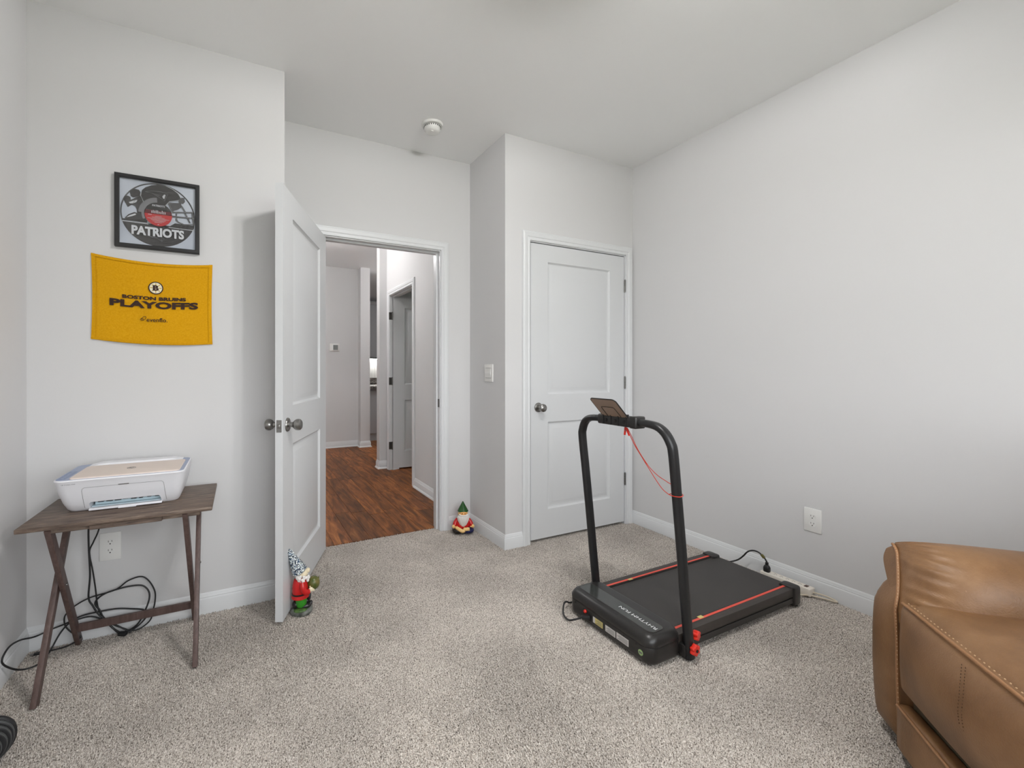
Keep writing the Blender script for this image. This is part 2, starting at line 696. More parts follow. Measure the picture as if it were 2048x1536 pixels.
b = B(); box(b, (XW - T, YS - T, -.02), (XW, YL + T, H)); struct('wall_left', b, 'wall', smooth=0)
b = B(); box(b, (XW, YL, -.02), (XLE, YL + T, H)); struct('wall_picture', b, 'wall', smooth=0)
b = B(); box(b, (XLE - T, YL + T, -.02), (XLE, YD, H)); struct('wall_alcove_left', b, 'wall', smooth=0)
wall_with_opening_y('wall_doorway', XLE - T, XRT, YD, YD + T, (OP[0] - .02, OP[1] + .02, OP[2] + .02))
b = B(); box(b, (XRT, YC + T, -.02), (XRT + T, YD + T, H)); struct('wall_alcove_right', b, 'wall', smooth=0)
wall_with_opening_y('wall_closet', XRT, XR, YC, YC + T, (CL[0] - .02, CL[1] + .02, CL[2] + .02))
b = B(); box(b, (XR, YS - T, -.02), (XR + T, YD + T + .4, H)); struct('wall_right', b, 'wall', smooth=0)
wall_with_opening_y('wall_window', XW, XR, YS - T, YS, (WIN[0], WIN[1], WIN[3], WIN[2]))
b = B(); box(b, (XRT + T, YD + .1, -.02), (XR, YD + .21, H)); struct('wall_closet_back', b, 'wall', smooth=0)

# hall: right wall with a doorway, its end, the far wall with a pier, kitchen beyond
D2 = (4.135, 4.885, 2.05)
b = B()
box(b, (XH, YD + T, -.02), (XH + T, D2[0] - .02, H))
box(b, (XH, D2[1] + .02, -.02), (XH + T, 5.0, H))
box(b, (XH, D2[0] - .02, D2[2] + .02), (XH + T, D2[1] + .02, H))
struct('wall_hall_right', b, 'wall', smooth=0)
b = B(); box(b, (1.494, 5.0, -.02), (XH + T, 5.115, H)); struct('wall_hall_end', b, 'wall', smooth=0)
b = B(); box(b, (XH + T, 5.06, -.02), (3.4, 5.175, H)); struct('wall_bath_back', b, 'wall', smooth=0)
b = B(); box(b, (3.3, YD + .21, -.02), (3.415, 5.175, H)); struct('wall_bath_side', b, 'wall', smooth=0)
b = B(); box(b, (-1.0, 6.65, -.02), (1.645, 6.765, H)); box(b, (1.645, 6.5, -.02), (1.79, 6.765, H)); struct('wall_hall_far', b, 'wall', smooth=0)
b = B(); box(b, (-.6, YD + T, -.02), (-.5, 6.65, H)); struct('wall_hall_left', b, 'wall', smooth=0)
b = B(); box(b, (-1.0, YK, -.02), (5.2, YK + .1, H)); struct('wall_kitchen_far', b, 'wall', smooth=0)
b = B(); box(b, (4.8, 5.175, -.02), (4.9, YK, H)); struct('wall_kitchen_right', b, 'wall', smooth=0)
b = B(); box(b, (-1.1, 6.65, -.02), (-1.0, YK, H)); struct('wall_kitchen_left', b, 'wall', smooth=0)
b = B(); box(b, (3.415, 5.06, -.02), (4.9, 5.175, H)); struct('wall_kitchen_near', b, 'wall', smooth=0)

# ------------------------------------------------------------------ baseboards
BBP = [(0, -.01), (.0125, -.01), (.0125, .066), (.0105, .070), (.0085, .0715), (.0085, .076), (.0062, .079), (.0050, .0855), (.0030, .090), (0, .0933)]


def baseboard(name, pts, shoe=False):
    """pts: plan polyline, the room lies on its left"""
    prof = BBP
    if shoe:
        prof = [(0, -.01), (.026, -.01), (.025, .006), (.020, .014), (.0125, .018)] + BBP[2:]
    P2 = [Vector(p) for p in pts]
    n = len(P2)
    offs = []
    for i in range(n):
        ns = []
        if i > 0:
            d = (P2[i] - P2[i - 1]).normalized(); ns.append(Vector((-d.y, d.x)))
        if i < n - 1:
            d = (P2[i + 1] - P2[i]).normalized(); ns.append(Vector((-d.y, d.x)))
        if len(ns) == 2:
            m_ = (ns[0] + ns[1])
            m_ = m_ / max(m_.dot(ns[0]), .2)
        else:
            m_ = ns[0]
        offs.append(m_)
    b = B()
    loft(b, [[(P2[i].x + offs[i].x * d, P2[i].y + offs[i].y * d, z) for d, z in prof] for i in range(n)])
    return struct(name, b, 'trim', smooth=30)


CASW = .062
baseboard('baseboard_picture', [(XLE, YD), (XLE, YL), (XW, YL), (XW, YS)])
baseboard('baseboard_closet', [(XR, YS), (XR, YC), (CL[1] + CASW, YC)])
baseboard('baseboard_alcove', [(CL[0] - CASW, YC), (XRT, YC), (XRT, YD), (OP[1] + CASW, YD)])
baseboard('baseboard_doorway', [(OP[0] - CASW, YD), (XLE, YD)])
baseboard('baseboard_window', [(XW, YS), (XR, YS)])
baseboard('baseboard_hall_right', [(XH, YD + T), (XH, D2[0] - CASW)][::1], True)
baseboard('baseboard_hall_end', [(XH, 5.0), (1.494, 5.0), (1.494, 5.115)], True)
baseboard('baseboard_hall_far', [(1.79, 6.76), (1.79, 6.5), (1.645, 6.5), (1.645, 6.65), (-.5, 6.65)], True)

# ------------------------------------------------------------------ door casings and jambs
CASP = [(.0, 0), (.0, .010), (.004, .0125), (.012, .0125), (.016, .0105), (.022, .0105), (.026, .014), (.036, .0165), (.048, .0175), (.052, .0150), (.058, .0150), (.062, .011), (.062, 0)]


def casing(name, a0, a1, top, fixed, axis='y', sign=-1, parent=None):
    """stepped moulding round an opening. axis: wall normal axis; sign: side it stands proud"""
    b = B()
    rings = []
    rv = .006
    for corner in range(4):
        ring = []
        for w, d in CASP:
            w += rv
            if corner == 0: a, z = a0 - w, -.01
            elif corner == 1: a, z = a0 - w, top + w
            elif corner == 2: a, z = a1 + w, top + w
            else: a, z = a1 + w, -.01
            n = fixed + sign * d
            ring.append((a, n, z) if axis == 'y' else (n, a, z))
        rings.append(ring)
    loft(b, rings)
    return struct(name, b, 'trim', parent, smooth=25)


def jamb(name, a0, a1, top, f0, f1, axis='y', stop=None):
    """lining boards of an opening with a stop bead at stop=(s0,s1)"""
    b = B()
    def bx(u0, u1, n0, n1, z0, z1):
        box(b, (u0, n0, z0) if axis == 'y' else (n0, u0, z0), (u1, n1, z1) if axis == 'y' else (n1, u1, z1))
    t = .02
    bx(a0 - t, a0, f0, f1, -.01, top + t)
    bx(a1, a1 + t, f0, f1, -.01, top + t)
    bx(a0, a1, f0, f1, top, top + t)
    if stop:
        s0, s1 = stop
        bx(a0, a0 + .011, s0, s1, -.01, top)
        bx(a1 - .011, a1, s0, s1, -.01, top)
        bx(a0 + .011, a1 - .011, s0, s1, top - .011, top)
    return struct(name, b, 'trim', smooth=0)


casing('trim_1', OP[0], OP[1], OP[2], YD)
casing('trim_2', OP[0], OP[1], OP[2], YD + T, sign=1)
jm = jamb('trim_3', OP[0], OP[1], OP[2], YD, YD + T, stop=(YD + .04, YD + .08))
b = B(); rbox(b, (OP[1] - .002, YD + .006, .905), (OP[1] + .001, YD + .034, .965), .0008, 1)
mk('strike_plate', b, 'nickel_dark', jm)
casing('trim_4', CL[0], CL[1], CL[2], YC)
jamb('trim_5', CL[0], CL[1], CL[2], YC, YC + T, stop=(YC + .04, YC + .08))
casing('trim_6', D2[0], D2[1], D2[2], XH, axis='x', sign=-1)
jamb('trim_7', D2[0], D2[1], D2[2], XH, XH + T, axis='x', stop=(XH + .035, XH + .075))


# ------------------------------------------------------------------ two-panel doors
def door_leaf(width, height, th=.035):
    """local: x along width from 0, y thickness 0..th (y=0 is one face), z up. returns leaf bmesh, panel bmeshes"""
    st, tr, br = .146, .118, .195
    lock0, lock1 = .822 - .02, 1.012 - .02
    holes = [(st, width - st, br, lock0), (st, width - st, lock1, height - tr)]
    b = B()
    for f, s in ((0, 1), (th, -1)):
        xs = [0, st, width - st, width]
        zs = [0, br, lock0, lock1, height - tr, height]
        for i in range(3):
            for j in range(5):
                if i == 1 and j in (1, 3):
                    continue
                v = [b.verts.new((x, f, z)) for x, z in ((xs[i], zs[j]), (xs[i + 1], zs[j]), (xs[i + 1], zs[j + 1]), (xs[i], zs[j + 1]))]
                b.faces.new(v if s > 0 else v[::-1])
    for (xa, za, xb, zb) in ((0, 0, width, 0), (width, 0, width, height), (width, height, 0, height), (0, height, 0, 0)):
        v = [b.verts.new(c) for c in ((xa, 0, za), (xa, th, za), (xb, th, zb), (xb, 0, zb))]
        b.faces.new(v)
    bmesh.ops.remove_doubles(b, verts=b.verts, dist=1e-5)
    panels = []
    prof = [(0, 0), (.004, .0060), (.011, .0120), (.018, .0132), (.026, .0118), (.046, .0035), (.050, .0025)]
    for x0, x1, z0, z1 in holes:
        pb = B()
        for f, s in ((0, 1), (th, -1)):
            rings = []
            for w, d in prof:
                rings.append([pb.verts.new((x, f + s * d, z)) for x, z in ((x0 + w, z0 + w), (x1 - w, z0 + w), (x1 - w, z1 - w), (x0 + w, z1 - w))])
            for r0, r1 in zip(rings, rings[1:]):
                for k in range(4):
                    j = (k + 1) % 4
                    q = [r0[k], r0[j], r1[j], r1[k]]
                    pb.faces.new(q if s > 0 else q[::-1])
            pb.faces.new(rings[-1] if s > 0 else rings[-1][::-1])
        panels.append(pb)
    return b, panels


def knob(parent, p, axis, local=True):
    """rosette, neck and ball knob standing out of p along axis"""
    b = B(); lathe(b, [(.0335, 0), (.0335, .003), (.031, .007), (.024, .0095), (0, .0095)], p, axis, 32)
    rs = mk('rosette', b, 'nickel', parent, local=local)
    b = B(); lathe(b, [(.0125, .008), (.0115, .02), (.0135, .028), (.020, .033), (.0258, .042), (.0275, .052), (.0258, .061), (.019, .0675), (.009, .0695), (0, .0695)], p, axis, 32)
    mk('knob', b, 'nickel', parent, local=local)


def hinge(parent, p, h=.089, local=True, ax=(1, 0, 0)):
    p = Vector(p)
    a = Vector(ax)
    b = B()
    for k in range(5):
        z = p.z - h / 2 + k * h / 5
        cyl(b, (p.x, p.y, z + .0006), (p.x, p.y, z + h / 5 - .0006), .0062, 12)
    cyl(b, (p.x, p.y, p.z - h / 2 - .004), (p.x, p.y, p.z + h / 2 + .004), .004, 10)
    return mk('hinge', b, 'nickel_dark', parent, local=local)


# door_1: bedroom door standing open
hx, hy = .5004, 2.8854
ang = math.atan2(-.756, -.3249)
d1 = thing('door_1', 'white two-panel bedroom door standing open', 'door', (hx, hy, .014), ang, kind='structure')
del d1['category']
# local: x from hinge to free edge; y>0 lies to the left of travel -> the +x world side. visible face is y=0 side of world +x
lf, pn = door_leaf(.823, 2.032)
# the leaf occupies y in [-th, 0] so that its visible face passes through the hinge corner
for q in (lf, *pn):
    bmesh.ops.translate(q, verts=q.verts, vec=(0, -.035, 0))
mk('leaf', lf, 'doorp', d1, local=True, smooth=0)
for q in pn:
    mk('panel', q, 'doorp', d1, local=True, smooth=20)
knob(d1, (.823 - .062, 0, .905), (0, 1, 0))
knob(d1, (.823 - .062, -.035, .905), (0, -1, 0))
b = B(); rbox(b, (.8225, -.0295, .905 - .0285), (.8245, -.0055, .905 + .0285), .0008, 1)
lp = mk('latch_plate', b, 'nickel', d1, local=True)
b = B(); rbox(b, (.8235, -.024, .905 - .009), (.833, -.011, .905 + .009), .003, 2)
mk('latch_bolt', b, 'nickel', d1, local=True)
for z in (.20, 1.05, 1.82):
    hinge(d1, (-.004, -.040, z))

# door_2: closed closet door
d2 = thing('door_2', 'white two-panel closet door, closed', 'door', (CL[0] + .006, YC + .002, .017), 0, kind='structure')
del d2['category']
wc = CL[1] - CL[0] - .012
lf, pn = door_leaf(wc, 2.03)
mk('leaf', lf, 'doorp', d2, local=True, smooth=0)
for q in pn:
    mk('panel', q, 'doorp', d2, local=True, smooth=20)
knob(d2, (.064, 0, .905), (0, -1, 0))
for z in (.327, 1.066, 1.808):
    hinge(d2, (wc + .004, -.005, z))

# door_3: door in the hall standing open into the side room
d3 = thing('door_3', 'white hall door opened into the side room', 'door', (XH + .035, D2[1] - .012, .017), 0, kind='structure')
del d3['category']
lf, pn = door_leaf(.74, 2.02)
mk('leaf', lf, 'doorp', d3, local=True, smooth=0)
for q in pn:
    mk('panel', q, 'doorp', d3, local=True, smooth=20)
for z in (.27, 1.03, 1.80):
    hinge(d3, (-.008, -.004, z), .089)
    b = B(); box(b, (-.046, .0105, z - .044), (-.010, .0125, z + .044)); mk('hinge_leaf', b, 'nickel_dark', d3, local=True, smooth=0)

# ------------------------------------------------------------------ bedroom window behind the camera
win = thing('window_1', 'white framed window in the wall behind', 'window', ((WIN[0] + WIN[1]) / 2, YS - .06, WIN[2]), 0, kind='structure')
del win['category']
b = B()
x0, x1, z0, z1 = WIN
ym0, ym1 = YS - .09, YS - .04
for lo, hi in (((x0, ym0, z0), (x0 + .05, ym1, z1)), ((x1 - .05, ym0, z0), (x1, ym1, z1)), ((x0 + .05, ym0, z0), (x1 - .05, ym1, z0 + .05)), ((x0 + .05, ym0, z1 - .05), (x1 - .05, ym1, z1)),
               (((x0 + x1) / 2 - .03, ym0, z0 + .05), ((x0 + x1) / 2 + .03, ym1, z1 - .05)), ((x0 + .05, ym0, (z0 + z1) / 2 - .02), ((x0 + x1) / 2 - .03, ym1, (z0 + z1) / 2 + .02)), (((x0 + x1) / 2 + .03, ym0, (z0 + z1) / 2 - .02), (x1 - .05, ym1, (z0 + z1) / 2 + .02))):
    box(b, lo, hi)
mk('window_frame', b, 'trim', win, smooth=0)
b = B(); box(b, (x0 - .04, YS - .04, z0 - .02), (x1 + .04, YS + .05, z0)); mk('window_sill', b, 'trim', win, smooth=0)
for k in range(2):
    for j in range(2):
        xa = x0 + .05 + k * ((x1 - x0) / 2 - .02)
        xb = xa + (x1 - x0) / 2 - .08
        za = z0 + .05 + j * ((z1 - z0) / 2 - .03)
        zb = za + (z1 - z0) / 2 - .07
        b = B(); box(b, (xa, YS - .067, za), (xb, YS - .063, zb)); mk('pane', b, 'glass', win, smooth=0)
b = B(); box(b, (-30, -30, -.6), (30, 30, -.5)); struct('ground', b, 'grass', smooth=0)

# ------------------------------------------------------------------ lamps
def ceiling_lamp(x, y, label, bulbs, power, drop=.22, pan=0., col=(1, .99, .985, 1)):
    t = thing('ceiling_light', label, 'ceiling light', (x, y, H))
    b = B(); lathe(b, [(.075, 0), (.075, -.012), (.06, -.026), (0, -.026)], (x, y, H - .0001), n=28)
    mk('canopy', b, 'nickel', t)
    b = B(); cyl(b, (x, y, H - .02), (x, y, H - drop + .03), .011, 12)
    if pan:  # unseen pan added to keep direct bulb light off the ceiling
        b3 = B(); lathe(b3, [(0, .060), (pan - .02, .058), (pan, .028), (pan - .002, .027), (pan - .024, .054), (0, .056)], (x, y, H - drop), n=40); mk('light_block_pan', b3, 'plastic_w', t)
    mk('stem', b, 'nickel', t)
    r = .042
    for k, (bx, by) in enumerate(bulbs):
        b = B()
        if abs(bx) + abs(by) > .001:
            bar(b, (x, y, H - drop + .04), (x + bx, y + by, H - drop + .04), .014, .014)
        cyl(b, (x + bx, y + by, H - drop + .06), (x + bx, y + by, H - drop + .035), .02, 16)
        mk('socket', b, 'nickel', t)
        b = B(); ell(b, (x + bx, y + by, H - drop), r, 20, 12)
        area = 4 * PI * r * r
        mk('bulb', b, emit('bulb_glow', col, power / len(bulbs) / (PI * area)), t)
    return t


ceiling_lamp(.93, .82, 'nickel ceiling light with two bare bulbs above the bedroom', [(-.13, .03), (.13, -.03)], BULB_POWER, .17, .26)
ceiling_lamp(.62, 4.7, 'nickel ceiling light with a bare bulb in the hall', [(0, 0)], HALL_POWER, .16)
ceiling_lamp(2.9, 6.1, 'unseen nickel ceiling light added to brighten the kitchen', [(0, 0)], 45., .16)  # extra lamp out of view, added to light the dark kitchen and island

# ------------------------------------------------------------------ smoke detector, switch, outlets, thermostat
sx, sy = 1.099, 2.52
t = thing('smoke_detector', 'round white smoke detector on the bedroom ceiling', 'smoke detector', (sx, sy, H))
b = B(); lathe(b, [(.068, 0), (.068, -.008), (.064, -.014), (.054, -.0155), (0, -.0155)], (sx, sy, H - .0001), n=40)
mk('base', b, 'plastic_w', t)
b = B(); lathe(b, [(.047, -.0155), (.047, -.019), (0, -.019)], (sx, sy, H), n=40)
mk('vent_ring', b, 'slot', t)
b = B(); lathe(b, [(.053, -.019), (.0525, -.030), (.047, -.043), (.038, -.050), (.024, -.0535), (0, -.054)], (sx, sy, H), n=40)
bd = mk('cover', b, 'plastic_w', t)
b = B(); lathe(b, [(.010, -.053), (.010, -.0565), (.008, -.0575), (0, -.0575)], (sx - .012, sy - .02, H), n=20)
mk('test_button', b, 'plastic_w', t)
b = B()
for k in range(24):
    a = 2 * PI * k / 24
    c, s = math.cos(a), math.sin(a)
    bar(b, (sx + .0535 * c, sy + .0535 * s, H - .0195), (sx + .0535 * c, sy + .0535 * s, H - .027), .004, .002, (c, s, 0))
mk('vent_slot', b, 'slot', t, kind='stuff')


def outlet(label, c, axis, n):
    """duplex receptacle. c: wall point at plate centre; axis: horizontal direction along the wall; n: out of the wall"""
    t = thing('wall_outlet', label, 'outlet', c)
    a, n = Vector(axis), Vector(n)
    R = Matrix((a, n, Vector((0, 0, 1)))).transposed().to_4x4()
    R.translation = Vector(c)
    def put(name, bm, m, par=None):
        bmesh.ops.transform(bm, matrix=R, verts=bm.verts)
        bmesh.ops.recalc_face_normals(bm, faces=bm.faces)
        return mk(name, bm, m, par or t)
    b = B(); rbox(b, (-.0395, -.002, -.062), (.0395, .006, .062), .003, 2); put('plate', b, 'plastic_w')
    for s in (-1, 1):
        z = s * .0195
        b = B(); prism(b, [(x, zz + z) for x, zz in [(.0165 * math.cos(q), max(-.0135, min(.0135, .0165 * math.sin(q)))) for q in [2 * PI * k / 24 for k in range(24)]]], .005, .0075, 'xz')
        rc = put('receptacle', b, 'plastic_w')
        b = B()
        box(b, (-.0072, .007, z + .0005), (-.0054, .0079, z + .0085))
        box(b, (.0054, .007, z + .0015), (.0072, .0079, z + .0085))
        lathe(b, [(.0026, 0), (.0026, .0009), (0, .0009)], (0, .007, z - .007), (0, 1, 0), 12)
        put('slots', b, 'slot', rc)
    b = B(); lathe(b, [(.003, 0), (.003, .001), (0, .0012)], (0, .006, 0), (0, 1, 0), 12); put('screw', b, 'plastic_w')
    return t


outlet('white duplex outlet on the wall beneath the printer table', (-.528, YL, .387), (1, 0, 0), (0, -1, 0))
outlet('white duplex outlet on the bare wall above the treadmill', (XR, 1.2246, .380), (0, 1, 0), (-1, 0, 0))

# light switch on the alcove side wall
t = thing('light_switch', 'white rocker light switch plate on the wall beside the closet', 'light switch', (XRT, 2.604, 1.158))
b = B(); rbox(b, (XRT - .0065, 2.548, 1.097), (XRT + .002, 2.660, 1.219), .003, 2); mk('plate', b, 'plastic_w', t)
b = B(); box(b, (XRT - .0070, 2.566, 1.158 - .036), (XRT - .006, 2.642, 1.158 + .036)); mk('rocker_gap', b, 'pr_line', t, smooth=0)
b = B(); prism(b, [(XRT - .0065, 1.158 - .0335), (XRT - .0080, 1.158 - .0335), (XRT - .0125, 1.158 - .002), (XRT - .0100, 1.158 + .0340), (XRT - .0065, 1.158 + .0340)], 2.568, 2.640, 'xz')
mk('rocker', b, 'plastic_w', t, smooth=0)
b = B(); box(b, (XRT - .0115, 2.585, 1.168), (XRT - .0100, 2.623, 1.186)); mk('slider', b, 'plastic_w', t, smooth=0)

t = thing('thermostat', 'small white thermostat with grey screen on the far hall wall', 'thermostat', (1.283, 6.65, 1.520))
b = B(); rbox(b, (1.208, 6.635, 1.462), (1.358, 6.652, 1.578), .005, 2); mk('wall_plate', b, 'plastic_w', t)
b = B(); rbox(b, (1.240, 6.622, 1.470), (1.342, 6.636, 1.570), .006, 2); mk('body', b, 'plastic_w', t)
b = B(); box(b, (1.258, 6.6205, 1.483), (1.328, 6.6225, 1.557)); mk('screen', b, 'screen', t, smooth=0)

# ------------------------------------------------------------------ kitchen glimpse
t = thing('kitchen_island', 'grey kitchen island seen through the hall', 'kitchen island', (2.3, 7.3, 0))
b = B(); box(b, (1.75, 7.03, 0), (3.6, 7.62, .87)); mk('body', b, 'cab_grey', t, smooth=0)
for k in range(4):
    b = B(); rbox(b, (1.79 + k * .44, 7.012, .12), (2.19 + k * .44, 7.031, .83), .004, 1); mk('panel', b, 'cab_grey', t)
cobj = B(); rbox(cobj, (1.70, 6.95, .8705), (3.65, 7.75, .91), .004, 1)
mk('granite_worktop', cobj, 'granite', None, label='dark speckled granite worktop on the kitchen island', category='worktop')
t = thing('wall_cabinet', 'pale grey wall cabinet on the far kitchen wall', 'cabinet', (2.7, YK - .17, 1.45))
b = B(); box(b, (2.0, YK - .33, 1.45), (3.6, YK - .001, 2.62)); mk('body', b, 'cab_grey', t, smooth=0)
for k in range(4):
    b = B(); rbox(b, (2.01 + k * .4, YK - .35, 1.46), (2.39 + k * .4, YK - .331, 2.6), .004, 1); mk('door', b, 'cab_grey', t)
b = B(); box(b, (2.0, YK - .34, 1.43), (3.6, YK - .02, 1.449)); mk('shadow_strip', b, 'slot', t, smooth=0)  # near-black slab painted in for the shadow line under the cabinet
t = thing('counter_cabinet', 'low grey kitchen cabinet beneath the far worktop', 'cabinet', (2.7, YK - .3, 0))
b = B(); box(b, (1.9, YK - .6, 0), (3.6, YK - .001, .87)); mk('body', b, 'cab_grey', t, smooth=0)
b = B(); box(b, (1.9, YK - .63, .8705), (3.6, YK - .003, .91)); box(b, (1.9, YK - .028, .91), (3.6, YK - .003, 1.0))
mk('granite_counter', b, 'granite', None, label='dark speckled granite counter along the far kitchen wall', category='worktop')
t = thing('backsplash', 'bright white tiled backsplash under the wall cabinet', 'backsplash', (2.7, YK, 1.0))
for k in range(22):
    b = B(); rbox(b, (1.92 + k * .076, YK - .014, 1.0), (1.92 + k * .076 + .072, YK - .001, 1.43), .002, 1); mk('tile', b, 'plastic_w', t)
t = thing('cabinet_light', 'thin light bar under the kitchen wall cabinet', 'light bar', (2.7, YK - .2, 1.43))
b = B(); box(b, (2.1, YK - .13, 1.418), (3.5, YK - .09, 1.4295)); mk('diffuser', b, emit('cabinet_light_glow', (1, .98, .94, 1), 30), t, smooth=0)

# ------------------------------------------------------------------ picture frame with record art
FX, FZ = -.3451, 1.903
t = thing('picture_frame', 'black square picture frame with silver and black football record art', 'picture frame', (FX, YL, FZ - .166))
b = B()
ho, hi_ = .1655, .148
pr = [(ho, 0), (ho, .019), (ho - .003, .021), (hi_ + .003, .021), (hi_, .018), (hi_, .006)]
rings = []
for sxx, szz in ((-1, -1), (1, -1), (1, 1), (-1, 1)):
    rings.append([(FX + sxx * w, YL - d - .001, FZ + szz * w) for w, d in pr])
rv_ = [[b.verts.new(p) for p in r] for r in rings]
for i in range(4):
    r0, r1 = rv_[i], rv_[(i + 1) % 4]
    for k in range(len(pr) - 1):
        b.faces.new((r0[k], r0[k + 1], r1[k + 1], r1[k]))
bmesh.ops.recalc_face_normals(b, faces=b.faces)
mk('frame', b, 'frame_k', t, smooth=20)
b = B(); box(b, (FX - .15, YL - .0065, FZ - .15), (FX + .15, YL - .001, FZ + .15))
art = mk('backing_print', b, 'art_silver', t, smooth=0)
_lay = [.0066]


def layer(name, polys, m, th=.0004):
    """flat printed shapes in frame coordinates, each layer just in front of the last"""
    y1 = YL - _lay[0]
    for pl in polys:
        b = B()
        prism(b, [(FX + x, FZ + z) for x, z in pl], y1 - th, y1, 'xz')
        bmesh.ops.triangulate(b, faces=[f for f in b.faces if len(f.verts) > 4])
        mk(name, b, m, art, smooth=0)
    _lay[0] += th + .00008


def strips(name, lines, w, m, th=.0004):
    y1 = YL - _lay[0]
    for ln in lines:
        V2 = [Vector(p) for p in ln]
        ls, rs = [], []
        for k, p in enumerate(V2):
            d = (V2[min(k + 1, len(V2) - 1)] - V2[max(k - 1, 0)]).normalized()
            n = Vector((-d.y, d.x)) * w / 2
            ls.append(p + n)
            rs.append(p - n)
        b = B()
        prism(b, [(FX + q.x, FZ + q.y) for q in ls + rs[::-1]], y1 - th, y1, 'xz')
        bmesh.ops.triangulate(b, faces=[f for f in b.faces if len(f.verts) > 4])
        mk(name, b, m, art, smooth=0)
    _lay[0] += th + .00008


def arc(r, a0, a1, n=40, c=(0, 0)):
    return [(c[0] + r * math.cos(math.radians(a0 + (a1 - a0) * k / n)), c[1] + r * math.sin(math.radians(a0 + (a1 - a0) * k / n))) for k in range(n + 1)]


def ring_poly(r0, r1, a0, a1, n=48):
    return [arc(r1, a0, a1, n) + arc(r0, a1, a0, n)]


RR = .1468
chord = math.degrees(math.asin(.0445 / RR))
layer('record_lower', [arc(RR, 180 + chord, 360 - chord)], 'art_black')
layer('record_rim', ring_poly(RR - .0055, RR, -chord, 180 + chord), 'art_black')
strips('rim_line', [arc(RR - .0022, -chord, 180 + chord, 60)], .0009, 'art_grey')
layer('ground_band', [[(-.1393, -.0355), (-.045, -.0300), (-.045, -.0425), (-.1410, -.0425)], [(.0384, -.05), (.0646, -.0292), (.1435, -.0318), (.1421, -.0461)]], 'art_black')
strips('band_line', [[(-.1385, -.0465), (-.04, -.0480)], [(.04, -.0520), (.1421, -.0533)]], .0028, 'art_light')
helmet = [(-0.0671, 0.0913), (-0.0634, 0.1055), (-0.0509, 0.1198), (-0.0282, 0.1331), (-0.0028, 0.1408), (0.028, 0.1404), (0.0567, 0.1287), (0.0778, 0.1124), (0.0897, 0.0911), (0.0804, 0.0802), (0.0436, 0.0694), (0.028, 0.0468), (0.0255, 0.0218), (-0.0459, 0.0165), (-0.0546, 0.0392), (-0.0621, 0.0621), (-0.0683, 0.076)]
pbody = [(-0.1357, 0.0539), (-0.1308, 0.0651), (-0.1175, 0.0704), (-0.1077, 0.0647), (-0.1065, 0.053), (-0.098, 0.0589), (-0.0857, 0.0685), (-0.0721, 0.0784), (-0.0584, 0.0627), (-0.0484, 0.0403), (-0.0484, -0.0322), (-0.1272, -0.0411), (-0.1284, -0.0309), (-0.1151, -0.014), (-0.093, -0.0006), (-0.0827, -0.0029), (-0.0844, 0.0133), (-0.0906, 0.0273), (-0.1029, 0.0312), (-0.1175, 0.0184), (-0.1248, 0.0335)]
layer('player_silhouette', [pbody, [(-0.1102, 0.0866), (-0.1041, 0.0981), (-0.0906, 0.1057), (-0.0758, 0.1042), (-0.0696, 0.0939), (-0.0721, 0.0784), (-0.0857, 0.07), (-0.098, 0.0649), (-0.1065, 0.0694)]], 'art_black')
layer('silhouette_gap', [[(-0.1138, 0.0413), (-0.098, 0.05), (-0.082, 0.0572), (-0.0844, 0.0463), (-0.098, 0.038), (-0.1102, 0.036)], [(-0.1224, -0.0291), (-0.1114, -0.0179), (-0.0906, -0.0071), (-0.0857, -0.0109), (-0.098, -0.0188), (-0.1126, -0.0255)]], 'art_light')
layer('helmet_shell', [helmet], 'art_black')
layer('helmet_visor', [[(0.0765, 0.0842), (0.0884, 0.0956), (0.103, 0.0965), (0.1057, 0.0783), (0.0977, 0.067), (0.0804, 0.0678)], [(0.0423, 0.0645), (0.0884, 0.0691), (0.0937, 0.0513), (0.0751, 0.0359), (0.0567, 0.0268)]], 'art_mid')
mask_bars = [[(0.0541, 0.0202), (0.1367, 0.0317)], [(0.0515, 0.0013), (0.1421, 0.0042)], [(0.0699, -0.0114), (0.0778, -0.0226), (0.1017, -0.0315), (0.1421, -0.0257)], [(0.1044, 0.0281), (0.1259, -0.0202)], [(0.1353, 0.0314), (0.1408, -0.0227)], [(0.0384, 0.0639), (0.0567, 0.0221)], [(0.091, 0.0571), (0.1071, 0.0286)], [(0.0699, 0.0165), (0.0712, -0.0112)]]
strips('face_mask', mask_bars, .0062, 'art_black')
strips('mask_highlight', mask_bars, .0008, 'art_light')
strips('helmet_line', [[(-.0671, .0913), (-.0683, .076), (-.0621, .0621), (-.0546, .0392), (-.0459, .0165)], [(.0255, .045), (.0436, .0694), (.0804, .0802)], [(.0280, .1404), (.0567, .1287), (.0778, .1124), (.0897, .0911)]], .0016, 'art_light')
layer('groove_sheen', ring_poly(.056, .078, 95, 178, 16) + ring_poly(.056, .066, 178, 205, 8), 'art_grey')
strips('groove_line', [arc(r, 100, 165, 20) for r in (.088, .096, .104)] + [arc(r, 270, 345, 24) for r in (.100, .116, .130)], .0009, 'art_mid')
emblem = [(-0.0521, 0.0985), (-0.0232, 0.1067), (0.01, 0.108), (0.0371, 0.1021), (0.0229, 0.0668), (0.0023, 0.0822), (-0.0257, 0.0956), (-0.0521, 0.0985)]
strips('helmet_emblem', [emblem, [(-.040, .0975), (.004, .0905)]], .0015, 'art_grey')
layer('emblem_face', [[(0.0151, 0.0875), (0.0229, 0.0981), (0.028, 0.0959), (0.0229, 0.0766), (0.0177, 0.0788)]], 'art_light')
layer('label_red', [arc(.0538, 0, 360, 47)[:-1]], 'art_red')
layer('label_black', [arc(.0538, 2, 178, 30)], 'art_black')
